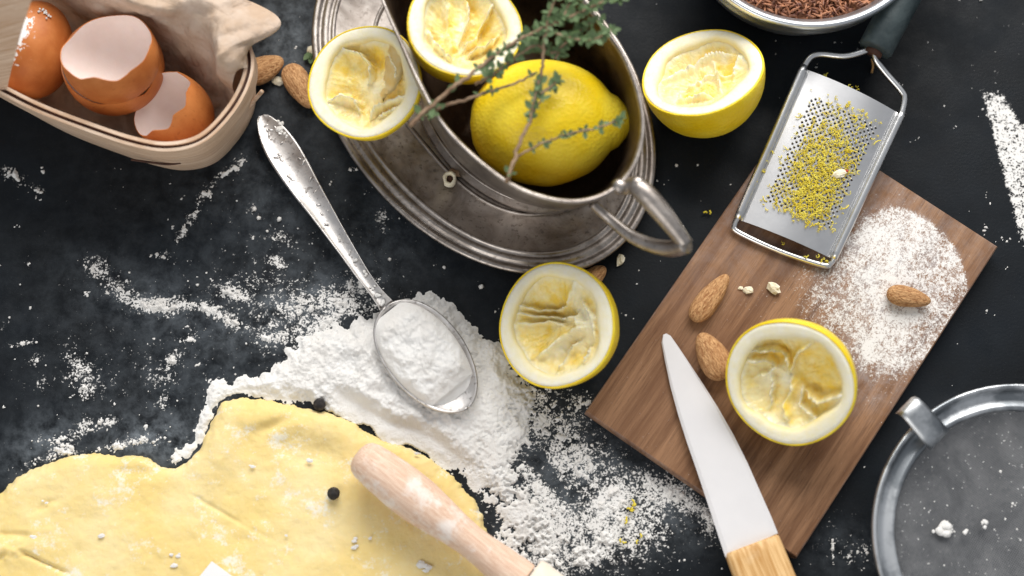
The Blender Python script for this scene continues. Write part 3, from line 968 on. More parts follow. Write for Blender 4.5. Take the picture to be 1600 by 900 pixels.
def lemon_whole(label, ctr, axis, R, Lh, spin=0):
    axis = Vector(axis).normalized()
    n = 40; N = 64; rings = []
    for i in range(n + 1):
        t = i / n
        x = -1 + 2 * t
        r = math.sqrt(max(0, 1 - x * x)) ** .93
        xx = x * .84
        # stalk end flat, tip drawn out to a nipple
        if x > .80:
            k = (x - .80) / .20
            r = .57 * (1 - k) ** 2.0 + .27 * math.sqrt(max(0, 1 - k ** 3)) * min(1, k * 2.2)
            xx = .84 * .80 + k * .36
        ring = []
        for j in range(N):
            th = 2 * math.pi * j / N
            p = np.array((xx * Lh, r * R * math.cos(th), r * R * math.sin(th)))
            k = 1 + .022 * n3(p / R, 1.7, 3.3) + .008 * n3(p / R, 6, 1)
            ring.append(p * np.array((1, k, k)))
        rings.append(ring)
    v, f = loft(rings, True, True)
    q = axis.to_track_quat('X', 'Z')
    root = thing('lemon', label, 'lemon', (ctr[0], ctr[1], ctr[2] - R))
    put('rind', mesh('rind', v, f), M['rind'], root, (0, 0, R), q.to_euler())
    M2 = np.array(q.to_matrix())
    v, f = lump(R * .10, 3, .3, 10, 6, (.35, 1, 1))
    put('nipple_scar', mesh('nipple_scar', v, f), M['stem'], root, tuple(np.array((0, 0, R)) + M2 @ np.array((.97 * Lh, 0, 0))), q.to_euler())
    return root


lemon_whole('whole yellow lemon inside the silver pot under thyme sprigs', P(849, 192, .050), (1, -.02, .10), .0303, .0425)
lemon_whole('lemon mostly out of the picture behind the brown baking paper', P(338, -70, .035), (.3, 1, 0), .026, .034)


# ------------------------------------------------------------------ silver oval dish and pot
DISH_T = .005


def build_dish():
    c0 = np.array((756, 150)); a, b, ang = 318, 223, math.radians(48)
    zt = .012
    n = 144
    ring = []
    for k in range(n):
        t = 2 * math.pi * k / n
        u, w = a * math.cos(t), b * math.sin(t)
        ring.append(P(c0[0] + u * math.cos(ang) - w * math.sin(ang), c0[1] + u * math.sin(ang) + w * math.cos(ang), zt))
    ring = np.array(ring); c = ring.mean(0)
    root = thing('oval_dish', 'tarnished silver oval dish with a ringed rim under the silver pot', 'dish', (c[0], c[1], 0))
    rel = ring - c
    e = rel / np.linalg.norm(rel[:, :2], axis=1)[:, None]
    ins = lambda d, z: [(rel[i][0] - e[i][0] * d, rel[i][1] - e[i][1] * d, z) for i in range(n)]
    def sect(spec, name, mat, cap=False):
        v, f = loft([ins(d, z) for d, z in spec], False, cap)
        put(name, mesh(name, v, f), mat, root)
    rim = [(.014, .0008), (.006, .004), (.0008, .0095), (0, .0112), (.0006, .0122), (.0022, .0126), (.0036, .0118), (.0044, .0106), (.0056, .0106), (.0064, .0116), (.0080, .0118), (.0094, .0108), (.0104, .0100),
           (.0114, .0112), (.0124, .0114), (.0134, .0100)]
    sect(rim, 'rim', M['silver'])
    sect([(.0134, .0100), (.0180, .0082), (.0240, .0060), (.0300, .0052), (.038, .005), (.050, .005), (.062, .005)], 'well', M['silver'], True)
    sect([(.014, .0008), (.030, .0004), (.055, .0004)], 'underside', M['silver'], True)
    v, f = loft([ins(d, z) for d, z in [(.0335, .0049), (.0342, .0064), (.0352, .0066), (.0362, .0052)]])
    put('well_ring', mesh('well_ring', v, f), M['silver'], root)
    return c


DC = build_dish()
RIMZ = .080


def build_pot():
    out = crom([(690, 192), (738, 243), (800, 289), (860, 311), (912, 314), (958, 296), (989, 260), (1003, 212), (1000, 160), (978, 95), (945, 46), (905, -10),
                (850, -75), (780, -135), (700, -170), (630, -160), (590, -110), (584, -50), (602, 10), (628, 70), (655, 130)], 7, True)
    rim = np.array([P(x, y, RIMZ) for x, y in out])
    c = rim.mean(0)
    # close the left wall: outline is already a smooth pear
    root = thing('gravy_pot', 'tarnished silver sauce pot with angular handle holding lemons on the oval dish', 'pot', (c[0], c[1], DISH_T))
    rel = rim - c; rel[:, 2] = 0
    n = len(rel)
    e = rel / np.linalg.norm(rel, axis=1)[:, None]
    # ease the pear outline towards an oval lower down
    rad = np.linalg.norm(rel, axis=1)
    th = np.arctan2(rel[:, 1], rel[:, 0])
    oval = np.sqrt(1 / ((np.cos(th + math.radians(50)) / .076) ** 2 + (np.sin(th + math.radians(50)) / .056) ** 2))
    def lev(s, z, k, d=0):
        r = (rad * (1 - k) + oval * k) * s - d
        return [(e[i][0] * r[i], e[i][1] * r[i], z - DISH_T) for i in range(n)]
    outer = [lev(.70, .0055, .9), lev(.80, .0058, .85), lev(.825, .0075, .8), lev(.81, .0098, .8), lev(.765, .0118, .75), lev(.755, .0145, .7), lev(.79, .0200, .6), lev(.86, .030, .4), lev(.915, .042, .25), lev(.955, .055, .12), lev(.98, .068, .04), lev(.995, .076, 0), lev(1.008, .0790, 0)]
    v, f = loft(outer)
    put('body', mesh('body', v, f), M['silver'], root)
    v, f = loft([lev(1.008, .0790, 0), lev(1.016, .0796, 0), lev(1.018, .0808, 0), lev(1.008, .0816, 0), lev(1.0, .0812, 0, .0006), lev(1.0, .0800, 0, .0014)])
    put('rim', mesh('rim', v, f), M['silver'], root)
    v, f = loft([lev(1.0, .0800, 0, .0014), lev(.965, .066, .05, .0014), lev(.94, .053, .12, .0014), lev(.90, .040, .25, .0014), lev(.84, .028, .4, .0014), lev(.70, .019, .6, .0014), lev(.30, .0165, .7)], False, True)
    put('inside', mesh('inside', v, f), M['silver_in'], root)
    # rows of engraved beading round the shoulder
    v, f = tube([np.array(p) for p in lev(.757, .0128, .75, -.0005)] + [np.array(lev(.757, .0128, .75, -.0005)[0])], .0008, 8, False)
    put('foot_bead', mesh('foot_bead', v, f), M['silver'], root)
    # angular handle: upper bar out to a point, lower bar back to the body
    cl = np.array((c[0], c[1], DISH_T))
    up = PL([(972, 296, .077), (990, 290, .080), (1008, 303, .082), (1040, 340, .080), (1072, 382, .076)]) - cl
    v, f = tube(crom(up, 6), lambda t: .0030 + .0017 * math.sin(math.pi * min(1, t * 1.05)) + .0006 * t, 12)
    put('handle_bar', mesh('handle_bar', v, f), M['silver'], root)
    lo = PL([(925, 318, .060), (950, 340, .056), (985, 368, .058), (1020, 384, .064), (1050, 388, .070), (1072, 382, .076)]) - cl
    v, f = tube(crom(lo, 6), lambda t: .0022 + .0022 * t, 12)
    put('handle_bar', mesh('handle_bar', v, f), M['silver'], root)
    b = MB()
    for p in PL([(968, 291, .080), (996, 287, .083)]) - cl:
        v, f = lump(.0038, 2, .05, 12, 8, (1, 1, .8)); b.add(xf(v, p), f)
    put('handle_knuckle', b.me('handle_knuckle'), M['silver'], root)
    return c


PC = build_pot()


# ------------------------------------------------------------------ husk ring on the dish
def build_husk():
    c = P(703, 281, .0105)
    root = thing('dried_husk', 'tiny dried husk with pale ring lying on the silver dish', 'husk', (c[0], c[1], .0052))
    rings = []
    for k, (r, z) in enumerate([(.2, -.004), (.75, -.003), (1.0, .001), (.9, .0035), (.62, .0045), (.48, .003), (.4, -.001)]):
        rings.append([(math.cos(t) * r * .0036 * (1 + .25 * n3((math.cos(t), math.sin(t), k * .3), 2)), math.sin(t) * r * .0044 * (1 + .25 * n3((math.cos(t), math.sin(t), k * .3 + 2), 2)), z + .0052) for t in [2 * math.pi * j / 18 for j in range(18)]])
    put('ring', mesh('ring', *loft(rings)), M['nut'], root)
    v, f = lump(.0021, 5, .4, 8, 5, (1, 1.2, .6))
    put('core', mesh('core', v, f), M['dark'], root, (0, 0, .0062))
    v, f = lump(.0034, 8, .5, 8, 5, (1, .7, .5))
    put('scrap', mesh('scrap', v, f), M['stem'], root, (.0028, .0045, .0035))


build_husk()


# ------------------------------------------------------------------ egg basket
def build_basket():
    base_c = None
    zr = .056
    rimpx = [(-150, 55), (-60, 105), (0, 140), (60, 170), (130, 197), (205, 222), (262, 231), (315, 218), (357, 178), (384, 132), (391, 92), (378, 55), (345, 10), (290, -40), (200, -90), (80, -130), (-40, -130), (-140, -90), (-180, -20)]
    rim = PL(crom(rimpx, 7, True), zr)
    c = rim.mean(0)
    root = thing('egg_basket', 'pale chip wood punnet lined with brown paper and holding eggshells', 'basket', (c[0], c[1], 0))
    rel = rim - c; rel[:, 2] = 0
    nrm = []
    n = len(rel)
    for i in range(n):
        t = rel[(i + 1) % n] - rel[i - 1]; q = np.array((t[1], -t[0], 0)); q /= np.linalg.norm(q)
        if q.dot(rel[i]) < 0: q = -q
        nrm.append(q)
    nrm = np.array(nrm)
    def lev(off, z, sc_=1.0):
        return [tuple(rel[i] * sc_ + nrm[i] * off + np.array((0, 0, z))) for i in range(n)]
    v, f = loft([lev(-.0010, .001, .90), lev(0, .004, .915), lev(0, .02, .95), lev(0, .04, .98), lev(0, zr - .012, .992), lev(-.0011, zr - .012, .992), lev(-.0011, .04, .98), lev(-.0011, .02, .95), lev(-.0011, .004, .915)])
    put('wall', mesh('wall', v, f, True), M['chip'], root)
    v, f = loft([lev(-.001, .003, .91), lev(-.03, .0028, .9)], False, True)
    put('floor_slat', mesh('floor_slat', v, f, False), M['chip'], root)
    # two bands at the rim with a dark gap between them
    v, f = loft([lev(.0002, zr - .013, .994), lev(.0018, zr - .013, .994), lev(.0018, zr, 1.0), lev(.0004, zr + .0004, 1.0), lev(.0002, zr - .002, 1.0)])
    put('outer_band', mesh('outer_band', v, f, False), M['chip'], root)
    v, f = loft([lev(-.0012, zr - .014, .992), lev(-.0014, zr, 1.0), lev(-.0030, zr + .0002, 1.0), lev(-.0030, zr - .014, .992)])
    put('inner_band', mesh('inner_band', v, f, False), M['chip'], root)
    v, f = loft([lev(-.0014, zr - .0016, 1.0), lev(.0004, zr - .0016, 1.0)])
    put('rim_gap', mesh('rim_gap', v, f, False), M['dark'], root)
    cl = np.array((c[0], c[1], 0))
    # cracks and the stitch in the chip wood
    wire = PL([(205, 246, .021), (235, 250, .021), (262, 253, .022), (282, 251, .024)]) - cl + np.array((0, -.0012, 0))
    v, f = tube(crom(wire, 5), .0006, 6)
    put('stitch', mesh('stitch', v, f), M['dark'], root)
    wire = PL([(307, 250, .018), (309, 240, .024)]) - cl + np.array((.0008, -.0008, 0))
    v, f = tube(wire, .0007, 6)
    put('stitch', mesh('stitch', v, f), M['dark'], root)
    # loose splint sticking out
    sp = PL([(350, 200, .020), (378, 178, .022), (398, 156, .026), (410, 142, .030)]) - cl
    v, f = tube(crom(sp, 5), .0011, 6)
    put('splint', mesh('splint', v, f), M['chip'], root)
    # broad band of the carrying handle
    path = crom(PL([(-14, 150, .050), (-14, 132, .060), (1, 65, .085), (20, 0, .105), (40, -70, .118), (80, -150, .120)]) - cl, 6)
    v = []
    hw = .0075
    for i, p in enumerate(path):
        t = path[min(i + 1, len(path) - 1)] - path[max(i - 1, 0)]; t /= np.linalg.norm(t)
        s = np.array((1, .25, 0)); s = s - t * s.dot(t); s /= np.linalg.norm(s)
        q = np.cross(t, s) * .0007
        v += [p - s * hw + q, p + s * hw + q, p + s * hw - q, p - s * hw - q]
    f = []
    for i in range(len(path) - 1):
        for j in range(4):
            f.append((i * 4 + j, i * 4 + (j + 1) % 4, i * 4 + 4 + (j + 1) % 4, i * 4 + 4 + j))
    put('handle_band', mesh('handle_band', v, f, False), M['chip'], root)
    return c


BC = build_basket()


def build_paper():
    cols = [
        [(-60, -150, .066), (-40, -110, .064), (-10, -70, .045), (20, -20, .012), (40, 60, .008), (60, 150, .007)],
        [(120, -80, .064), (125, -34, .066), (130, 0, .045), (140, 45, .012), (130, 120, .008), (110, 190, .007)],
        [(210, -36, .062), (222, 4, .068), (228, 34, .045), (225, 95, .012), (190, 150, .008), (160, 205, .007)],
        [(300, -26, .060), (312, 8, .070), (282, 56, .048), (262, 115, .014), (225, 170, .008), (205, 215, .007)],
        [(372, -8, .060), (334, 22, .070), (318, 84, .044), (288, 140, .014), (250, 190, .008), (235, 220, .007)],
        [(440, 38, .062), (344, 68, .070), (336, 122, .038), (306, 170, .014), (280, 200, .008), (262, 224, .007)],
        [(388, 76, .061), (340, 92, .068), (346, 140, .032), (322, 182, .014), (300, 205, .010), (285, 222, .009)],
        [(384, 104, .058), (366, 108, .060), (362, 152, .034), (340, 190, .016), (322, 205, .012), (300, 218, .010)],
    ]
    C = np.array([[P(*p) for p in col] for col in cols])
    # spline both ways
    A = np.array([crom(list(C[i]), 9) for i in range(len(C))])
    G = np.array([crom(list(A[:, j]), 11) for j in range(A.shape[1])])        # rows x cols x 3
    nr, nc = G.shape[:2]
    V = []
    for i in range(nr):
        for j in range(nc):
            p = G[i, j].copy()
            q = Vector(p * 60)
            vd = mnoise.voronoi(q * .95)[0]; vd2 = mnoise.voronoi(q * 2.1 + Vector((5, 1, 2)))[0]
            rid = min(.5, vd[1] - vd[0]) * .0075 + min(.4, vd2[1] - vd2[0]) * .0032 - .0025
            dn = np.array(mnoise.noise_vector(q * .7))
            p += dn * .0028 + np.array((.2, -.45, .85)) * rid
            V.append(p)
    c = np.array((BC[0], BC[1], 0.006))
    V = np.array(V) - c
    F = [(i * nc + j, i * nc + j + 1, (i + 1) * nc + j + 1, (i + 1) * nc + j) for i in range(nr - 1) for j in range(nc - 1)]
    o = put('baking_paper', mesh('baking_paper', V, F), M['paper'], None, tuple(c))
    tag(o, 'crumpled brown baking paper lining the chip wood punnet', 'paper')
    sm = o.modifiers.new('thickness', 'SOLIDIFY'); sm.thickness = .0003


build_paper()


def egg_rings(R, Lh, t0, t1, n, N, jag=None, seed=0):
    """egg of half-length Lh about z; t from 0 (blunt bottom) to 1 (tip)"""
    rings = []
    for i in range(n + 1):
        s = i / n
        ring = []
        for j in range(N):
            th = 2 * math.pi * j / N
            te = t1 + (jag(th) if jag else 0)
            t = t0 + (te - t0) * s
            a = -math.pi / 2 + math.pi * t
            z = math.sin(a) * Lh
            r = math.cos(a) * R * (1 - .10 * math.sin(a))
            ring.append((r * math.cos(th), r * math.sin(th), z))
        rings.append(ring)
    return rings


def egg_whole():
    c = P(50, 78, .037)
    root = thing('brown_egg', 'whole brown egg with flour stuck to it, under the basket handle band', 'egg', (c[0], c[1], c[2] - .020))
    v, f = loft(egg_rings(.0202, .0250, .005, .995, 28, 40), True, True)
    q = Vector((.35, 1, .15)).normalized().to_track_quat('Z', 'Y').to_euler()
    lp = np.array(q.to_matrix()).T @ np.array((-.0015, -.0010, .0195))
    put('shell', mesh('shell', v, f), m_egg((lp[0], lp[1], lp[2] * .5)), root, (0, 0, .020), q)
    # clumps of flour stuck on the egg
    b = MB()
    R3 = np.array(q.to_matrix())
    for _ in range(90):
        th = rnd.gauss(0, .22); k = rnd.uniform(.35, .82)
        x, y = 22 + rnd.gauss(0, 7) + (8 if rnd.random() < .2 else 0), 100 + rnd.gauss(0, 26)
        if rnd.random() < .2: x, y = 66 + rnd.gauss(0, 5), 30 + rnd.gauss(0, 5)
        # drop it on the egg's upper surface
        p = P(x, y, .05) - np.array((c[0], c[1], c[2]))
        l = R3.T @ p
        s = math.sqrt((l[0] / .0202) ** 2 + (l[1] / .0202) ** 2 + (l[2] / .0250) ** 2)
        if s < .3: continue
        l = l / s
        v, f = lump(rnd.uniform(.0003, .0007), rnd.random() * 70, .7, 6, 4, (1, 1, .6))
        b.add(xf(v, R3 @ l + np.array((0, 0, .020))), f)
    put('flour_patch', b.me('flour_patch'), M['flour'], root)


egg_whole()


def egg_half(label, ctr, n, R, cut, seed, base_z, group=None, jamp=.03, spin=0.0, dep=1.28):
    rr = random.Random(seed)
    ph = [rr.uniform(0, 6.28) for _ in range(5)]
    def jag(th):
        s = .022 * math.sin(th + ph[0]) + .014 * math.sin(2 * th + ph[1]) + .010 * math.sin(5 * th + ph[2])
        s += jamp * (abs(((th * 2.6 + ph[3]) % 2) - 1) - .5) * (.5 + .5 * math.sin(th + ph[4]))
        return s
    N = 72
    root = thing('eggshell_half', label, 'eggshell', (ctr[0], ctr[1], base_z), group)
    e = basis(n, spin).to_euler(); loc = (0, 0, ctr[2] - base_z)
    Lh = R * dep
    out = egg_rings(R, Lh, .004, cut, 26, N, jag)
    inn = egg_rings(R * .982, Lh * .982, .004, cut, 26, N, jag)
    v, f = loft(out, True)
    lip = [[tuple(np.array(a) * (1 - k) + np.array(b) * k) for a, b in zip(out[-1], inn[-1])] for k in (0, 1)]
    b = MB(); b.add(v, f); v, f = loft(lip); b.add(v, f)
    put('shell', b.me('shell'), M['egg'], root, loc, e)
    v, f = loft(inn, True)
    put('membrane', mesh('membrane', v, [q[::-1] for q in f]), M['shell_in'], root, loc, e)
    return root


g = 'eggshell halves in the punnet'
egg_half('large brown eggshell half tilted open, showing its pale inside', P(170, 84, .056), (-.18, .40, 1), .0232, .56, 4, .03, g, .03, 0.0, 1.02)
egg_half('brown eggshell half that cups the large open eggshell from beneath', P(175, 100, .0430), (-.02, .02, 1), .0246, .56, 9, .012, g, .045, 1.0, 1.02)
egg_half('small brown eggshell half at the rounded end of the punnet', P(264, 171, .040), (-.60, .36, 1), .0190, .58, 14, .010, g, .05, 2.2)


# ------------------------------------------------------------------ almonds
def almond(label, px, py, ang, Lpx, wpx, surf, seed=0, tilt=(0, 0), lift=None):
    L = Lpx * MM / 2; W = wpx * MM / 2; T = W * .72
    n, N = 22, 24; rings = []
    for i in range(n + 1):
        t = i / n
        x = -math.cos(math.pi * t)
        r = math.sin(math.pi * t) ** .85 * (1 + .26 * -x) if 0 < i < n else .001
        ring = []
        for j in range(N):
            th = 2 * math.pi * j / N
            k = 1 + .035 * math.sin(th * 7 + seed) * math.sin(math.pi * t) + .05 * n3((x, math.cos(th), math.sin(th)), 2.5, seed)
            ring.append((x * L * (1.06 if x > 0 else 1), r * W * .92 * k * math.cos(th), r * T * .92 * k * math.sin(th)))
        rings.append(ring)
    v, f = loft(rings, True, True)
    h = T * .92 if lift is None else lift
    c = P(px, py, surf + h)
    o = put('almond', mesh('almond', v, f), M['almond'], None, (c[0], c[1], surf + h), (tilt[0], tilt[1], math.radians(ang)))
    return tag(o, label, 'almond', 'almonds scattered on table and board')


almond('almond poking out from behind the rounded end of the punnet', 412, 108, 28, 66, 46, 0, 1)
almond('almond touching the squeezed lemon half that leans on the silver dish', 468, 134, -60, 80, 44, 0, 2)
almond('slim pale almond on the board, nearest the crumbs', 1109, 466, 52, 88, 38, BT, 3)
almond('round ridged almond on the board between knife tip and lemon half', 1114, 557, 118, 76, 50, BT, 4)
almond('almond lying in the flour on the cutting board', 1419, 464, -12, 66, 34, BT, 5)
almond('almond mostly hidden behind the lemon half below the silver dish', 928, 432, 40, 44, 32, 0, 6)


def chip(label, px, py, r, surf, seed, name='almond_chip', cat='nut chip', mat='nut', sz=(1, .7, .45), rz=0.0, group='broken almond chips'):
    v, f = lump(r * MM, seed, .55, 9, 6, sz)
    c = P(px, py, surf + r * MM * sz[2])
    o = put(name, mesh(name, v, f, False), M[mat], None, (c[0], c[1], surf + r * MM * sz[2] * .85), (0, 0, rz))
    return tag(o, label, cat, group)


chip('cream almond chip on the table between two almonds by the punnet', 434, 126, 10, 0, 3.1)
chip('cream almond chip on the black table below the pot handle', 970, 406, 9, 0, 8.2, rz=1.2)
chip('jagged white almond chip on the board by the slim almond', 1209, 449, 12, BT, 5.5, rz=-.7)
chip('small round crumb on the board between slim almond and jagged chip', 1170, 453, 8, BT, 12.5)
chip('smallest crumb on the board, closest to the slim almond', 1157, 450, 4, BT, 15.5)

# ------------------------------------------------------------------ peppercorns
for lab, x, y, s in [('black peppercorn lying on the yellow dough', 521, 771, .0066), ('black peppercorn at the edge of the flour above the dough', 499, 632, .0016)]:
    v, f = lump(.0031, x * .1, .10, 18, 12)
    c = P(x, y, s + .003)
    tag(put('peppercorn', mesh('peppercorn', v, f), M['pepper'], None, (c[0], c[1], s + .0029)), lab, 'peppercorn', 'black peppercorns')


# ------------------------------------------------------------------ grater
def build_grater():
    LL, LR, UR, UL = P(1152, 342, .0150), P(1302, 405, .0150), P(1413, 168, .0240), P(1260, 95, .0240)
    ctr = (LL + LR + UR + UL) / 4
    root = thing('grater', 'fine steel hand grater full of yellow zest with dark rubber handle', 'grater', (ctr[0], ctr[1], BT))
    o0 = np.array((ctr[0], ctr[1], BT))
    nrm = np.cross(LR - LL, UL - LL); nrm /= np.linalg.norm(nrm)
    def G(u, v, w=0.0):
        p = LL * (1 - u) * (1 - v) + LR * u * (1 - v) + UR * u * v + UL * (1 - u) * v
        return p + nrm * w - o0
    arch = lambda u: .0048 * (1 - (2 * u - 1) ** 2) - .0008
    # perforated plate: checkered cells, every other one with a punched hole and raised tooth
    nu, nv = 31, 56
    u0, u1, v0, v1 = .065, .935, .0, .955
    V = []; F = []; idx = {}
    def vid(i, j):
        if (i, j) not in idx:
            u = u0 + (u1 - u0) * i / nu; v = v0 + (v1 - v0) * j / nv
            idx[(i, j)] = len(V); V.append(G(u, v, arch(u)))
        return idx[(i, j)]
    spots = []
    for i in range(nu):
        for j in range(nv):
            a, b, c, d = vid(i, j), vid(i + 1, j), vid(i + 1, j + 1), vid(i, j + 1)
            inside = 4 <= i < nu - 3 and 9 <= j < nv - 8
            if inside and (i + j) % 2 == 0:
                uc = u0 + (u1 - u0) * (i + .5) / nu; vc = v0 + (v1 - v0) * (j + .5) / nv
                du = (u1 - u0) / nu; dv = (v1 - v0) / nv
                spots.append((uc, vc))
                ring = []
                for k in range(8):
                    t = 2 * math.pi * (k - 2.5) / 8
                    uu = uc + math.cos(t) * du * .46; vv = vc + math.sin(t) * dv * .46
                    w = arch(uu) + (.0004 if k in (5, 6) else 0.0)
                    ring.append(len(V)); V.append(G(uu, vv, w))
                # corners a(-,-) b(+,-) c(+,+) d(-,+); ring k=0 at -112deg .. ccw
                r = ring
                F += [(a, b, r[1], r[0]), (b, r[2], r[1]), (b, c, r[3], r[2]), (c, r[4], r[3]), (c, d, r[5], r[4]), (d, r[6], r[5]), (d, a, r[7], r[6]), (a, r[0], r[7])]
            else:
                F.append((a, b, c, d))
    pl = put('grating_plate', mesh('grating_plate', V, F, False), M['plate'], root)
    sm = pl.modifiers.new('thickness', 'SOLIDIFY'); sm.thickness = .0005; sm.offset = -1
    # side rails: folded sheet gripping the wire
    for s in (0, 1):
        uu = .0 if s == 0 else 1.0
        path = [G(uu, v, .0) for v in (.0, .25, .5, .75, .97)]
        v, f = tube(crom(path, 4), .0021, 10)
        put('side_rail', mesh('side_rail', v, f), M['steel'], root)
        b = MB()
        e = .010 if s == 0 else .99; i2 = .065 if s == 0 else .935
        v, f = grid(2, 12, lambda a, q: G(e + (i2 - e) * a, .0 + .955 * q, -.0012 + (arch(i2) + .0012) * a))
        b.add(v, f)
        o = put('rail_flange', b.me('rail_flange', False), M['steel'], root)
        sm = o.modifiers.new('thickness', 'SOLIDIFY'); sm.thickness = .0004
    # wire loop below the plate and shoulders up to the handle
    bot = [G(0, .01, 0), G(.0, -.035, -.001), G(.06, -.065, -.0012), G(.5, -.075, -.0012), G(.93, -.055, -.0012), G(.995, -.025, -.001), G(1, .01, 0)]
    v, f = tube(crom(bot, 8), .00155, 10)
    put('wire_foot', mesh('wire_foot', v, f), M['steel'], root)
    hw = P(1366, 78, .030) - o0
    lft = [G(0, .96, 0), P(1266, 90, .0245) - o0, P(1282, 85, .025) - o0, P(1318, 88, .0265) - o0, P(1345, 82, .0285) - o0, P(1362, 74, .030) - o0]
    rgt = [G(1, .96, 0), P(1413, 155, .0242) - o0, P(1408, 142, .0248) - o0, P(1382, 112, .0265) - o0, P(1368, 92, .0285) - o0, P(1368, 74, .030) - o0]
    for p in (lft, rgt):
        v, f = tube(crom(p, 8), .00165, 10)
        put('wire_shoulder', mesh('wire_shoulder', v, f), M['steel'], root)
    # rubber grip
    p0 = P(1366, 80, .030) - o0; p1 = P(1432, -45, .036) - o0
    dirv = (p1 - p0) / np.linalg.norm(p1 - p0)
    path = [p0 + dirv * s for s in (0, .0015, .02, .05, .08, .105, .108)]
    rr = [.0078, .0088, .0089, .0091, .0094, .0092, .0080]
    v, f = tube(path, lambda t: rr[int(round(t * 6))], 20)
    put('grip', mesh('grip', v, f), M['rubber'], root)
    v, f = tube([p0 - dirv * .002, p0 + dirv * .002], .0045, 12)
    put('ferrule', mesh('ferrule', v, f), M['dark'], root)
    # zest
    b = MB()
    def curl(p, s, seed):
        a = rnd.uniform(0, 6.28); bnd = rnd.uniform(.6, 2.2)
        pts = []
        for k in range(4):
            t = k / 3 - .5
            pts.append(p + np.array((math.cos(a + bnd * t) * s * t, math.sin(a + bnd * t) * s * t, rnd.uniform(.0, .0005) + .0004 * (k % 2))))
        v, f = tube(pts, rnd.uniform(.00013, .00030), 4)
        b.add(v, f)
    n = 0
    while n < 1500:
        u = rnd.gauss(.52, .20); v = rnd.uniform(.12, .88)
        if rnd.random() < .45: v = rnd.gauss(.36, .17); u = rnd.gauss(.56 - .25 * (v - .3), .17)
        if not (.13 < u < .90 and .10 < v < .87): continue
        if v > .70 and rnd.random() < .55: continue
        if u < .25 and v > .3 and rnd.random() < .6: continue
        if u > .78 and v < .7 and rnd.random() < .55: continue
        curl(G(u, v, arch(u) + .0005) + o0, rnd.uniform(.0008, .0024) if n % 7 else rnd.uniform(.003, .0048), n); n += 1
    for (x, y, z) in [(1205, 238, .019), (1196, 253, .019), (1192, 268, .018), (1208, 222, .019), (1180, 285, .018), (1284, 408, .0165), (1278, 405, .0165), (1288, 406, .0168), (1292, 410, .016), (1260, 400, .015), (1224, 382, .0145), (1291, 116, .021), (1328, 136, .021), (1341, 138, .021)]:
        for k in range(2): curl(P(x + rnd.gauss(0, 2), y + rnd.gauss(0, 2), z), .0022, k)
    tag(put('lemon_zest', b.me('lemon_zest'), M['zest']), 'yellow lemon zest shavings covering the holes of the grater', 'lemon zest', kind='stuff')
    chip('cream pip chip with red tip caught on the grater plate', 1312, 271, 11, float((G(.72, .46, arch(.72)) + o0)[2]) + .0004, 4.4, 'pip_chip', 'nut chip', sz=(1.25, .55, .3), rz=.25, group=None)
    pc = [o for o in bpy.data.objects if o.name == 'pip_chip'][0]
    v, f = lump(.0008, 3, .3, 8, 6)
    put('tip', mesh('tip', v, f), M['redtip'], pc, (.0038, .0002, .0004))


build_grater()

b = MB()
for (x, y) in [(988, 790), (985, 797), (976, 816), (999, 842), (972, 845), (992, 786), (1108, 336), (1290, 116)]:
    for k in range(2):
        a = rnd.uniform(0, 6)
        p = P(x + rnd.gauss(0, 1.5), y + rnd.gauss(0, 1.5), .0018)
        v, f = tube([p, p + np.array((math.cos(a), math.sin(a), .2)) * .0010, p + np.array((math.cos(a + .7), math.sin(a + .7), .1)) * .002], .0005, 5)
        b.add(v, f)
tag(put('zest_crumbs', b.me('zest_crumbs'), M['zest']), 'few yellow zest crumbs dropped on the floury table', 'lemon zest', kind='stuff')
v, f = tube(crom(PL([(1362, 92, .002), (1364, 102, .002), (1362, 114, .0015)]), 4), .0006, 6)
tag(put('dry_twig', mesh('dry_twig', v, f), M['bamboo']), 'short dry straw twig on the black table beneath the grater shoulder', 'twig')


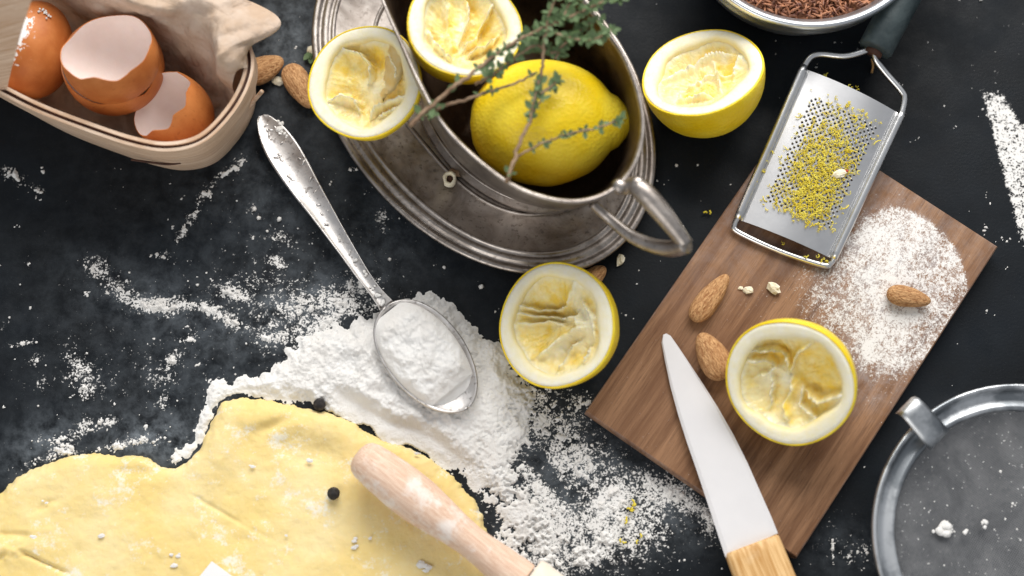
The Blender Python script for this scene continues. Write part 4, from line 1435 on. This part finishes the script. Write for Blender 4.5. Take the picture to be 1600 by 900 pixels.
# ------------------------------------------------------------------ knife
def build_knife():
    out = [(1036, 523), (1041, 521), (1048, 524), (1060, 541), (1078, 568), (1098, 598), (1122, 636), (1146, 678), (1168, 722), (1190, 772), (1206, 808), (1216, 833), (1134, 871),
           (1121, 832), (1106, 786), (1090, 738), (1074, 692), (1060, 648), (1048, 604), (1039, 562), (1034, 535)]
    def zz(x, y): return BT + .0018 + .0065 * max(0, min(1, ((x - 1040) * .37 + (y - 522) * .93) / 350))
    top = np.array([P(x, y, zz(x, y)) for x, y in out])
    c = top.mean(0)
    root = thing('kitchen_knife', 'white ceramic kitchen knife with light bamboo handle lying across the board', 'knife', (c[0], c[1], BT))
    o0 = np.array((c[0], c[1], BT))
    top = top - o0
    cen = top.mean(0)
    ax = np.array(P(1175, 852, .018) - P(1040, 522, .013)); ax[2] = 0; ax /= np.linalg.norm(ax); sd = np.array((-ax[1], ax[0], 0))
    ins = []
    for p in top:
        q = (p - cen).dot(sd)
        ins.append(p - sd * q * .14)
    ins = np.array(ins)
    r0 = top - np.array((0, 0, .0012)); r1 = top - np.array((0, 0, .0008)); r2 = ins
    r3 = ins - np.array((0, 0, .0019))
    v, f = loft([r3, r0, r1, r2], True, True)
    put('blade', mesh('blade', v, f, False), M['ceramic'], root)
    h0 = (P(1175, 853, .0175) - o0)
    h0[2] = P(1175, 853, .0175)[2] - BT
    path = [h0 + ax * s for s in (-.001, .0, .004, .03, .06, .09, .118, .121)]
    wd = [.0128, .0136, .0138, .0140, .0144, .0142, .0128, .010]; tk = [.0050, .0056, .0060, .0066, .0068, .0066, .0058, .0040]
    rings = []
    for p, w, t in zip(path, wd, tk):
        rings.append([p + sd * w * (abs(math.cos(a)) ** .5 * (1 if math.cos(a) > 0 else -1)) + np.array((0, 0, 1)) * t * (abs(math.sin(a)) ** .6 * (1 if math.sin(a) > 0 else -1)) for a in [2 * math.pi * k / 28 for k in range(28)]])
    v, f = loft(rings, True, True)
    put('handle', mesh('handle', v, f), M['bamboo'], root)


build_knife()


# ------------------------------------------------------------------ spoon
def build_spoon():
    st = [(409, 181, 4, .0050), (412, 187, 12, .0052), (424, 207, 22, .0056), (440, 233, 27, .0062), (458, 262, 26.5, .0070), (478, 294, 23.5, .0080), (500, 327, 19.5, .0092), (522, 361, 16, .0104), (545, 396, 13, .0112), (566, 428, 11, .0116), (586, 455, 10, .0116), (604, 478, 13, .0112)]
    root = thing('spoon', 'old ornate silver spoon heaped with white flour', 'spoon', tuple(P(600, 440, 0)))
    o0 = np.array(P(600, 440, 0))
    C = np.array([P(x, y, z) for x, y, w, z in st])
    W = [w for *_, w, z in st]
    cc = crom(C, 6); ww = crom([np.array((w,)) for w in W], 6)[:, 0] * MM * .97
    rings = []
    edge = ([], [])
    for i, p in enumerate(cc):
        t = cc[min(i + 1, len(cc) - 1)] - cc[max(i - 1, 0)]; t /= np.linalg.norm(t)
        s = np.cross(t, (0, 0, 1)); s /= np.linalg.norm(s); u = np.cross(s, t)
        w = ww[i]; th = .0011
        sec = [(-1, 0), (-.97, .7), (-.86, .75), (-.80, .25), (0, .35), (.80, .25), (.86, .75), (.97, .7), (1, 0), (.8, -.8), (0, -1), (-.8, -.8)]
        rings.append([p + s * w * a + u * th * q - o0 for a, q in sec])
    v, f = loft(rings, True, True)
    put('handle', mesh('handle', v, f), M['spoon'], root)
    # raised scrollwork on the wide end of the handle
    b = MB()
    for (x, y, r) in [(423, 203, 2.6), (430, 199, 2.4), (416, 196, 2.2), (420, 212, 2.4), (437, 209, 2.6), (425, 218, 2.0), (432, 246, 3.2), (440, 250, 3.0), (437, 242, 2.4), (474, 254, 3.0), (468, 248, 2.2), (452, 277, 3.0), (458, 282, 3.0), (452, 284, 2.2), (485, 280, 2.6), (492, 300, 2.6), (478, 300, 2.2), (486, 310, 2.6), (498, 320, 2.2), (503, 335, 2.4), (512, 330, 1.8), (510, 350, 2.2), (440, 223, 1.8), (418, 204, 1.8)]:
        k = np.argmin([abs(q[0] - x) + abs(q[1] - y) for q in st]); z = st[k][3] + .0006
        v, f = lump(r * MM * .9, x, .35, 8, 5, (.8, 2.0, .4))
        b.add(xf(v, P(x, y, z) - o0, Matrix.Rotation(rnd.uniform(0, 3), 3, 'Z')), f)
    put('scrollwork', b.me('scrollwork'), M['spoon'], root)
    # bowl
    a0, a1 = P(605, 482, .0112), P(730, 636, .0112)
    ax = a1 - a0; L = np.linalg.norm(ax); ax /= L; sd = np.cross(ax, (0, 0, 1))
    def half(t):
        # egg-shaped outline, wider past the middle
        return .0190 * math.sqrt(max(0, 1 - (2 * min(1, max(0, t)) ** .9 - 1) ** 2))
    nu, nv = 40, 25
    def bowl(dz, k=1.0, lift=0):
        def fn(u, w):
            t = .5 - .5 * math.cos(math.pi * u) if True else u
            h = half(t) * k
            q = 2 * w - 1
            dep = .0075 * (1 - q * q) ** .8 * (math.sin(math.pi * min(1, max(0, t)) ** .9)) ** .7
            return a0 + ax * L * t + sd * h * q + np.array((0, 0, -dep + dz + .0028 - .0018 * t)) - o0
        return grid(nv, nu, lambda w, u: fn(u, w))
    v, f = bowl(0)
    o = put('bowl', mesh('bowl', v, f), M['spoon'], root)
    sm = o.modifiers.new('thickness', 'SOLIDIFY'); sm.thickness = .0011; sm.offset = -1
    # flour it carries
    def fl(u, w):
        t = .03 + .86 * u
        q = 2 * w - 1
        h = half(t) * (.92 if q < 0 else 1.0)
        e = (1 - abs(q) ** 5) * min(1, u * 6) * min(1, (1 - u) * 5)
        p = a0 + ax * L * t + sd * h * q
        x, y = UNP(p[0], p[1], p[2])
        z = -.0006 + e * (.0054 + .0056 * (float(fbm(np.array(x / 34), np.array(y / 34), 17, 4)) - .4) + .0030 * (float(fbm(np.array(x / 9), np.array(y / 9), 19, 4)) - .5))
        if u > .93 or abs(q) > .96: z -= .002
        return p + np.array((0, 0, z + .0024 - .0018 * t))
    v, f = grid(90, 110, lambda a, b2: fl(b2, a))
    tag(put('flour_heap', mesh('flour_heap', v, f), M['flour']), 'heap of white flour held in the bowl of the silver spoon', 'flour', kind='stuff')
    b = MB()
    for x, y, r in [(440, 200, 5), (444, 206, 4), (436, 195, 4), (442, 193, 3), (447, 211, 3), (590, 462, 4), (583, 448, 3), (598, 472, 4), (571, 428, 3), (555, 408, 3), (545, 396, 2), (530, 372, 2)]:
        z = .0062 if y < 300 else .0125
        for k in range(3):
            v, f = lump(r * MM * rnd.uniform(.5, 1), rnd.random() * 60, .6, 7, 5, (1, 1, .5))
            b.add(xf(v, P(x + rnd.gauss(0, 2), y + rnd.gauss(0, 2), z)), f)
    tag(put('flour_specks', b.me('flour_specks'), M['flour']), 'flour specks clinging to the spoon handle', 'flour', kind='stuff')


build_spoon()


# ------------------------------------------------------------------ rolling pin
def build_pin():
    z = .0225
    p0 = P(566, 714, z); p1 = P(812, 905, z)
    ax = p1 - p0; L = np.linalg.norm(ax); ax /= L
    root = thing('rolling_pin', 'pale wooden rolling pin with floury handle resting on the dough', 'rolling pin', (p0[0], p0[1], .0066))
    yaw = math.atan2(ax[1], ax[0])
    def lat(prof, N=36):
        return [[(x, r * math.cos(2 * math.pi * j / N), r * math.sin(2 * math.pi * j / N)) for j in range(N)] for x, r in prof]
    s = MM * .93
    px = [(-10, 2), (-9, 14), (-6, 22), (0, 28), (10, 31.5), (40, 35), (80, 37.5), (115, 37), (150, 33), (185, 28), (215, 25.5), (245, 26.5), (275, 29.5), (300, 31), (318, 31.5), (321, 30)]
    v, f = loft(lat([(a * s, r * s) for a, r in px]), True, True)
    put('handle', mesh('handle', v, f), M['pin'], root, (0, 0, z - .0066), (0, 0, yaw))
    v, f = loft(lat([(323 * s, 8 * s), (323 * s, 41 * s), (325 * s, 44 * s), (330 * s, 46 * s), (1100 * s, 46 * s), (1105 * s, 44 * s)]), True, True)
    put('roller', mesh('roller', v, f), M['pin_body'], root, (0, 0, z - .0066), (0, 0, yaw))
    v, f = loft(lat([(316 * s, 12 * s), (334 * s, 12 * s)]), True, True)
    put('axle', mesh('axle', v, f), M['steel'], root, (0, 0, z - .0066), (0, 0, yaw))


build_pin()

# white card corner at the foot of the picture
pts = [P(331, 877, .0076), P(371, 906, .0074), P(330, 962, .0070), P(288, 930, .0074)]
c = sum(pts) / 4
v, f = loft([[p - c - np.array((0, 0, .0004)) for p in pts], [p - c + np.array((0, 0, .0004)) for p in pts]], True, True)
tag(put('paper_card', mesh('paper_card', v, f, False), M['card'], None, tuple(c)), 'corner of a plain white card lying on the dough', 'card')


# ------------------------------------------------------------------ sieve
def build_sieve():
    c = P(1602, 838, .026)
    R = 231 * MM * .965
    root = thing('flour_sieve', 'round steel flour sieve with dusty grey mesh and hooked lug', 'sieve', (c[0], c[1], 0))
    N = 96
    def ring(r, z): return [(r * R * math.cos(2 * math.pi * j / N), r * R * math.sin(2 * math.pi * j / N), z) for j in range(N)]
    v, f = loft([ring(.88, .0006), ring(.93, .010), ring(.975, .022), ring(1.0, .0255), ring(.998, .0275), ring(.985, .0282), ring(.965, .0272), ring(.955, .0245), ring(.93, .0215), ring(.895, .0212), ring(.865, .0222), ring(.845, .0226), ring(.832, .0214), ring(.826, .0190), ring(.822, .0150)])
    put('rim', mesh('rim', v, f), M['dull'], root)
    v, f = loft([ring(.828, .0200), ring(.80, .0185), ring(.70, .0165), ring(.5, .0140), ring(.25, .0125), ring(.02, .012)], False, True)
    put('mesh_screen', mesh('mesh_screen', v, f), M['mesh'], root)
    # lug
    q0 = P(1468, 688, .028); q1 = P(1418, 632, .034)
    d = q1 - q0; ln = np.linalg.norm(d); d /= ln; s = np.cross(d, (0, 0, 1)); s /= np.linalg.norm(s)
    rr = []
    for t, k, h in [(0, 1, 0), (.3, 1, .0004), (.75, .95, .0008), (.92, .92, .0002), (1.0, .88, -.0022), (1.02, .85, -.006)]:
        p = q0 + d * ln * t + np.array((0, 0, h)) - np.array((c[0], c[1], 0))
        w = .0066 * k
        rr.append([p - s * w + (0, 0, .0008), p - s * w * .6 + (0, 0, .0013), p + s * w * .6 + (0, 0, .0013), p + s * w + (0, 0, .0008), p + s * w - (0, 0, .0008), p - s * w - (0, 0, .0008)])
    v, f = loft(rr, True, True)
    put('lug', mesh('lug', v, f), M['dull'], root)
    b = MB()
    for x, y, r, n in [(1472, 828, 9, 9), (1480, 823, 7, 5), (1489, 828, 5, 4), (1508, 828, 5, 4), (1538, 815, 6, 5), (1533, 817, 4, 3), (1572, 812, 3, 2), (1562, 737, 3, 3), (1582, 790, 3, 3), (1590, 786, 2, 2), (1594, 842, 2, 2), (1476, 883, 2, 2), (1443, 795, 2, 1), (1556, 828, 2, 2), (1590, 826, 2, 2)]:
        for k in range(n):
            v, f = lump(r * MM * rnd.uniform(.3, .75), rnd.random() * 60, .6, 7, 5, (1, 1, .5))
            b.add(xf(v, P(x + rnd.gauss(0, r * .55), y + rnd.gauss(0, r * .45), .0165)), f)
    tag(put('flour_clumps', b.me('flour_clumps'), M['flour']), 'white flour clumps left on the grey sieve mesh', 'flour', kind='stuff')


build_sieve()


# ------------------------------------------------------------------ bowl of red rice
def build_bowl():
    zr = .046
    c = P(1262, -146, zr)
    R = (P(1262, 43, zr) - c); R = abs(R[1])
    root = thing('rice_bowl', 'shiny silvery bowl with ridged rim filled with red rice', 'bowl', (c[0], c[1], 0))  # glass bowl, drawn with a shiny metal surface for its bright reflections
    N = 96
    def ring(r, z): return [(r * R * math.cos(2 * math.pi * j / N), r * R * math.sin(2 * math.pi * j / N), z) for j in range(N)]
    v, f = loft([ring(.70, .0005), ring(.76, .0008), ring(.79, .003), ring(.84, .010), ring(.89, .019), ring(.93, .027), ring(.950, .0305), ring(.965, .0312), ring(.968, .0330), ring(.958, .0345), ring(.975, .0400)], True)
    put('body', mesh('body', v, f), M['rim'], root)
    v, f = loft([ring(.975, .0400), ring(.992, .0405), ring(1.0, .0425), ring(.998, .0448), ring(.985, .0460), ring(.965, .0458), ring(.945, .0450), ring(.93, .0435)])
    put('rim', mesh('rim', v, f), M['rim'], root)
    v, f = loft([ring(.93, .0435), ring(.895, .040), ring(.88, .034), ring(.82, .018), ring(.7, .006)], False, True)
    put('inside', mesh('inside', v, f), M['rim'], root)
    b = MB()
    v, f = loft([ring(.879, .0345), ring(.6, .0355), ring(.2, .036)], False, True); b.add(v, f)
    for _ in range(3400):
        r = math.sqrt(rnd.random()) * .862; t = rnd.uniform(0, 6.283)
        if math.sin(t) > 0 and rnd.random() < .6: continue
        p = np.array((r * R * math.cos(t), r * R * math.sin(t),   .0358 + rnd.uniform(0, .0026)))
        a = rnd.uniform(0, 6.28); d = np.array((math.cos(a), math.sin(a), rnd.uniform(-.3, .3))) * rnd.uniform(.0020, .0032)
        v, f = tube([p - d, p - d * .5, p + d * .5, p + d], lambda q: (.0003 if q in (0, 1) else .00060), 5)
        b.add(v, f)
    o = put('red_rice', b.me('red_rice'), M['rice'], None, (c[0], c[1], 0))
    tag(o, 'reddish brown rice grains filling the shiny bowl', 'rice', kind='stuff')


build_bowl()


# ------------------------------------------------------------------ thyme
def leaf_mesh():
    v = []; f = []
    rows = [(0, .05), (.2, .24), (.5, .32), (.8, .2), (1, .02)]
    for x, w in rows:
        v += [(x, -w, .06 * w + .10 * x * x), (x, 0, -.03 + .10 * x * x), (x, w, .06 * w + .10 * x * x)]
    for i in range(4):
        for j in range(2): f.append((i * 3 + j, i * 3 + j + 1, i * 3 + 4 + j, i * 3 + 3 + j))
    n = len(v)
    v += [(a, b2 * .9, c - .07) for a, b2, c in v]
    f += [tuple(q + n for q in t[::-1]) for t in f]
    m = mesh('leaf', v, f); m.materials.append(M['leaf']); return m


LEAF = leaf_mesh()


def sprig(label, path, r0, r1, leaves, scale=.0046, seed=1, branches=()):
    """path: photo points with heights; leaves: list of (t, n in the tuft)"""
    rr = random.Random(seed)
    pts = crom(PL(path), 8)
    base = pts[0]
    root = thing('thyme_sprig', label, 'thyme', tuple(base), 'thyme sprigs over the silver pot')
    for p in pts: p += np.array((rr.gauss(0, .00025), rr.gauss(0, .00025), rr.gauss(0, .0002)))
    v, f = tube([p - base for p in pts], lambda t: r0 + (r1 - r0) * t, 7)
    put('stem', mesh('stem', v, f), M['stem'], root)
    allp = [(pts, leaves)]
    for bp, bl in branches:
        q = crom(PL(bp), 8)
        v, f = tube([p - base for p in q], lambda t: r1 * 1.1 - r1 * .4 * t, 6)
        put('side_stem', mesh('side_stem', v, f), M['stem'], root)
        allp.append((q, bl))
    for q, bl in allp:
        m = len(q) - 1
        for t, k in bl:
            i = min(m - 1, int(t * m)); p = q[i] + (q[i + 1] - q[i]) * (t * m - i)
            tan = q[min(i + 1, m)] - q[max(i - 1, 0)]; tan /= np.linalg.norm(tan)
            for j in range(k):
                a = 2 * math.pi * j / k + rr.uniform(-.5, .5)
                d = Vector(tan) * rr.uniform(.1, .8) + Vector((math.cos(a), math.sin(a), rr.uniform(-.35, .75)))
                o = put('leaf', LEAF, None, root, tuple(p - base + np.array(d.normalized()) * .0003))
                o.rotation_euler = (d.to_track_quat('X', 'Z').to_matrix() @ Matrix.Rotation(rr.uniform(-.7, .7), 3, 'X')).to_euler()
                s = scale * rr.uniform(.40, 1.1)
                o.scale = (s, s * rr.uniform(.75, 1.1), s)


even = lambda a, b, n, k: [(a + (b - a) * i / max(1, n - 1), k) for i in range(n)]
sprig('longest thyme sprig from the pot spout side up to the dense leafy tips',
      [(640, 196, .084), (665, 172, .086), (700, 143, .088), (740, 112, .090), (784, 78, .092), (830, 52, .094), (880, 30, .096), (930, 8, .098), (975, -14, .100)], .00115, .0006,
      [(.10, 3), (.16, 3), (.30, 3), (.40, 5), (.44, 6), (.48, 6), (.52, 5)] + even(.58, 1.0, 13, 7), .0052, 3,
      [([(850, 44, .095), (890, 58, .096), (925, 62, .096), (955, 46, .097)], even(.2, 1, 7, 6)), ([(880, 30, .096), (890, 5, .097), (915, -18, .098)], even(.2, 1, 6, 7))])
sprig('thyme sprig standing across the whole lemon with its cut stem on the pot rim',
      [(792, 284, .083), (800, 258, .085), (810, 226, .086), (826, 190, .087), (834, 160, .088), (842, 126, .089), (848, 92, .091), (850, 62, .094), (856, 30, .097), (868, -6, .100)], .0010, .0006,
      [(.06, 3), (.35, 3), (.40, 3), (.46, 5), (.50, 6), (.54, 5), (.80, 4), (.86, 5), (.92, 6), (.98, 6)], .0048, 5,
      [([(838, 150, .088), (858, 138, .088), (870, 126, .088)], [(.5, 4), (.75, 5), (1, 6)]), ([(830, 178, .087), (846, 156, .088)], [(.4, 3), (1, 4)])])
sprig('thin thyme sprig reaching to the tip of the whole lemon',
      [(800, 252, .084), (812, 242, .084), (836, 228, .084), (866, 216, .084), (900, 207, .084), (940, 198, .083), (972, 184, .083)], .0006, .0004,
      [(.30, 3), (.40, 4), (.55, 4), (.60, 4), (.72, 4), (.82, 4), (.90, 4), (.95, 5), (1.0, 5)], .0044, 7)
sprig('bare thyme twig running from the pot spout side onto the whole lemon',
      [(662, 180, .085), (690, 166, .085), (730, 154, .084), (770, 140, .083), (808, 128, .084), (834, 116, .086)], .0009, .0005,
      [(.10, 3), (.16, 2), (.50, 2), (.58, 4), (.95, 3)], .0044, 9)
sprig('dark leafy thyme sprig beneath the dense tips beside the lemon half',
      [(742, 132, .084), (770, 116, .086), (800, 92, .088), (836, 72, .090), (866, 82, .090), (900, 50, .092), (934, 30, .094)], .0007, .0005,
      even(.10, .34, 5, 5) + even(.40, 1.0, 9, 6), .0048, 12,
      [([(866, 92, .089), (880, 70, .090), (905, 48, .091)], even(.2, 1, 5, 6))])


def scrap():
    c = P(487, 80, .004)
    root = thing('herb_scrap', 'pale bud with green thyme leaves on the table beside the silver dish', 'herb', (c[0], c[1], 0))
    v, f = lump(.0024, 4, .4, 8, 6, (1.4, 1, .7))
    put('bud', mesh('bud', v, f), M['nut'], root, (0, .0012, .0022))
    for k, (a, x, y) in enumerate([(-1.7, 0, -.001), (-2.2, -.001, 0), (-1.2, .001, 0), (-1.9, .0004, .0008)]):
        o = put('leaf', LEAF, None, root, (x, y, .003), (.3 * k, .2, a)); o.scale = (.0055,) * 3


scrap()
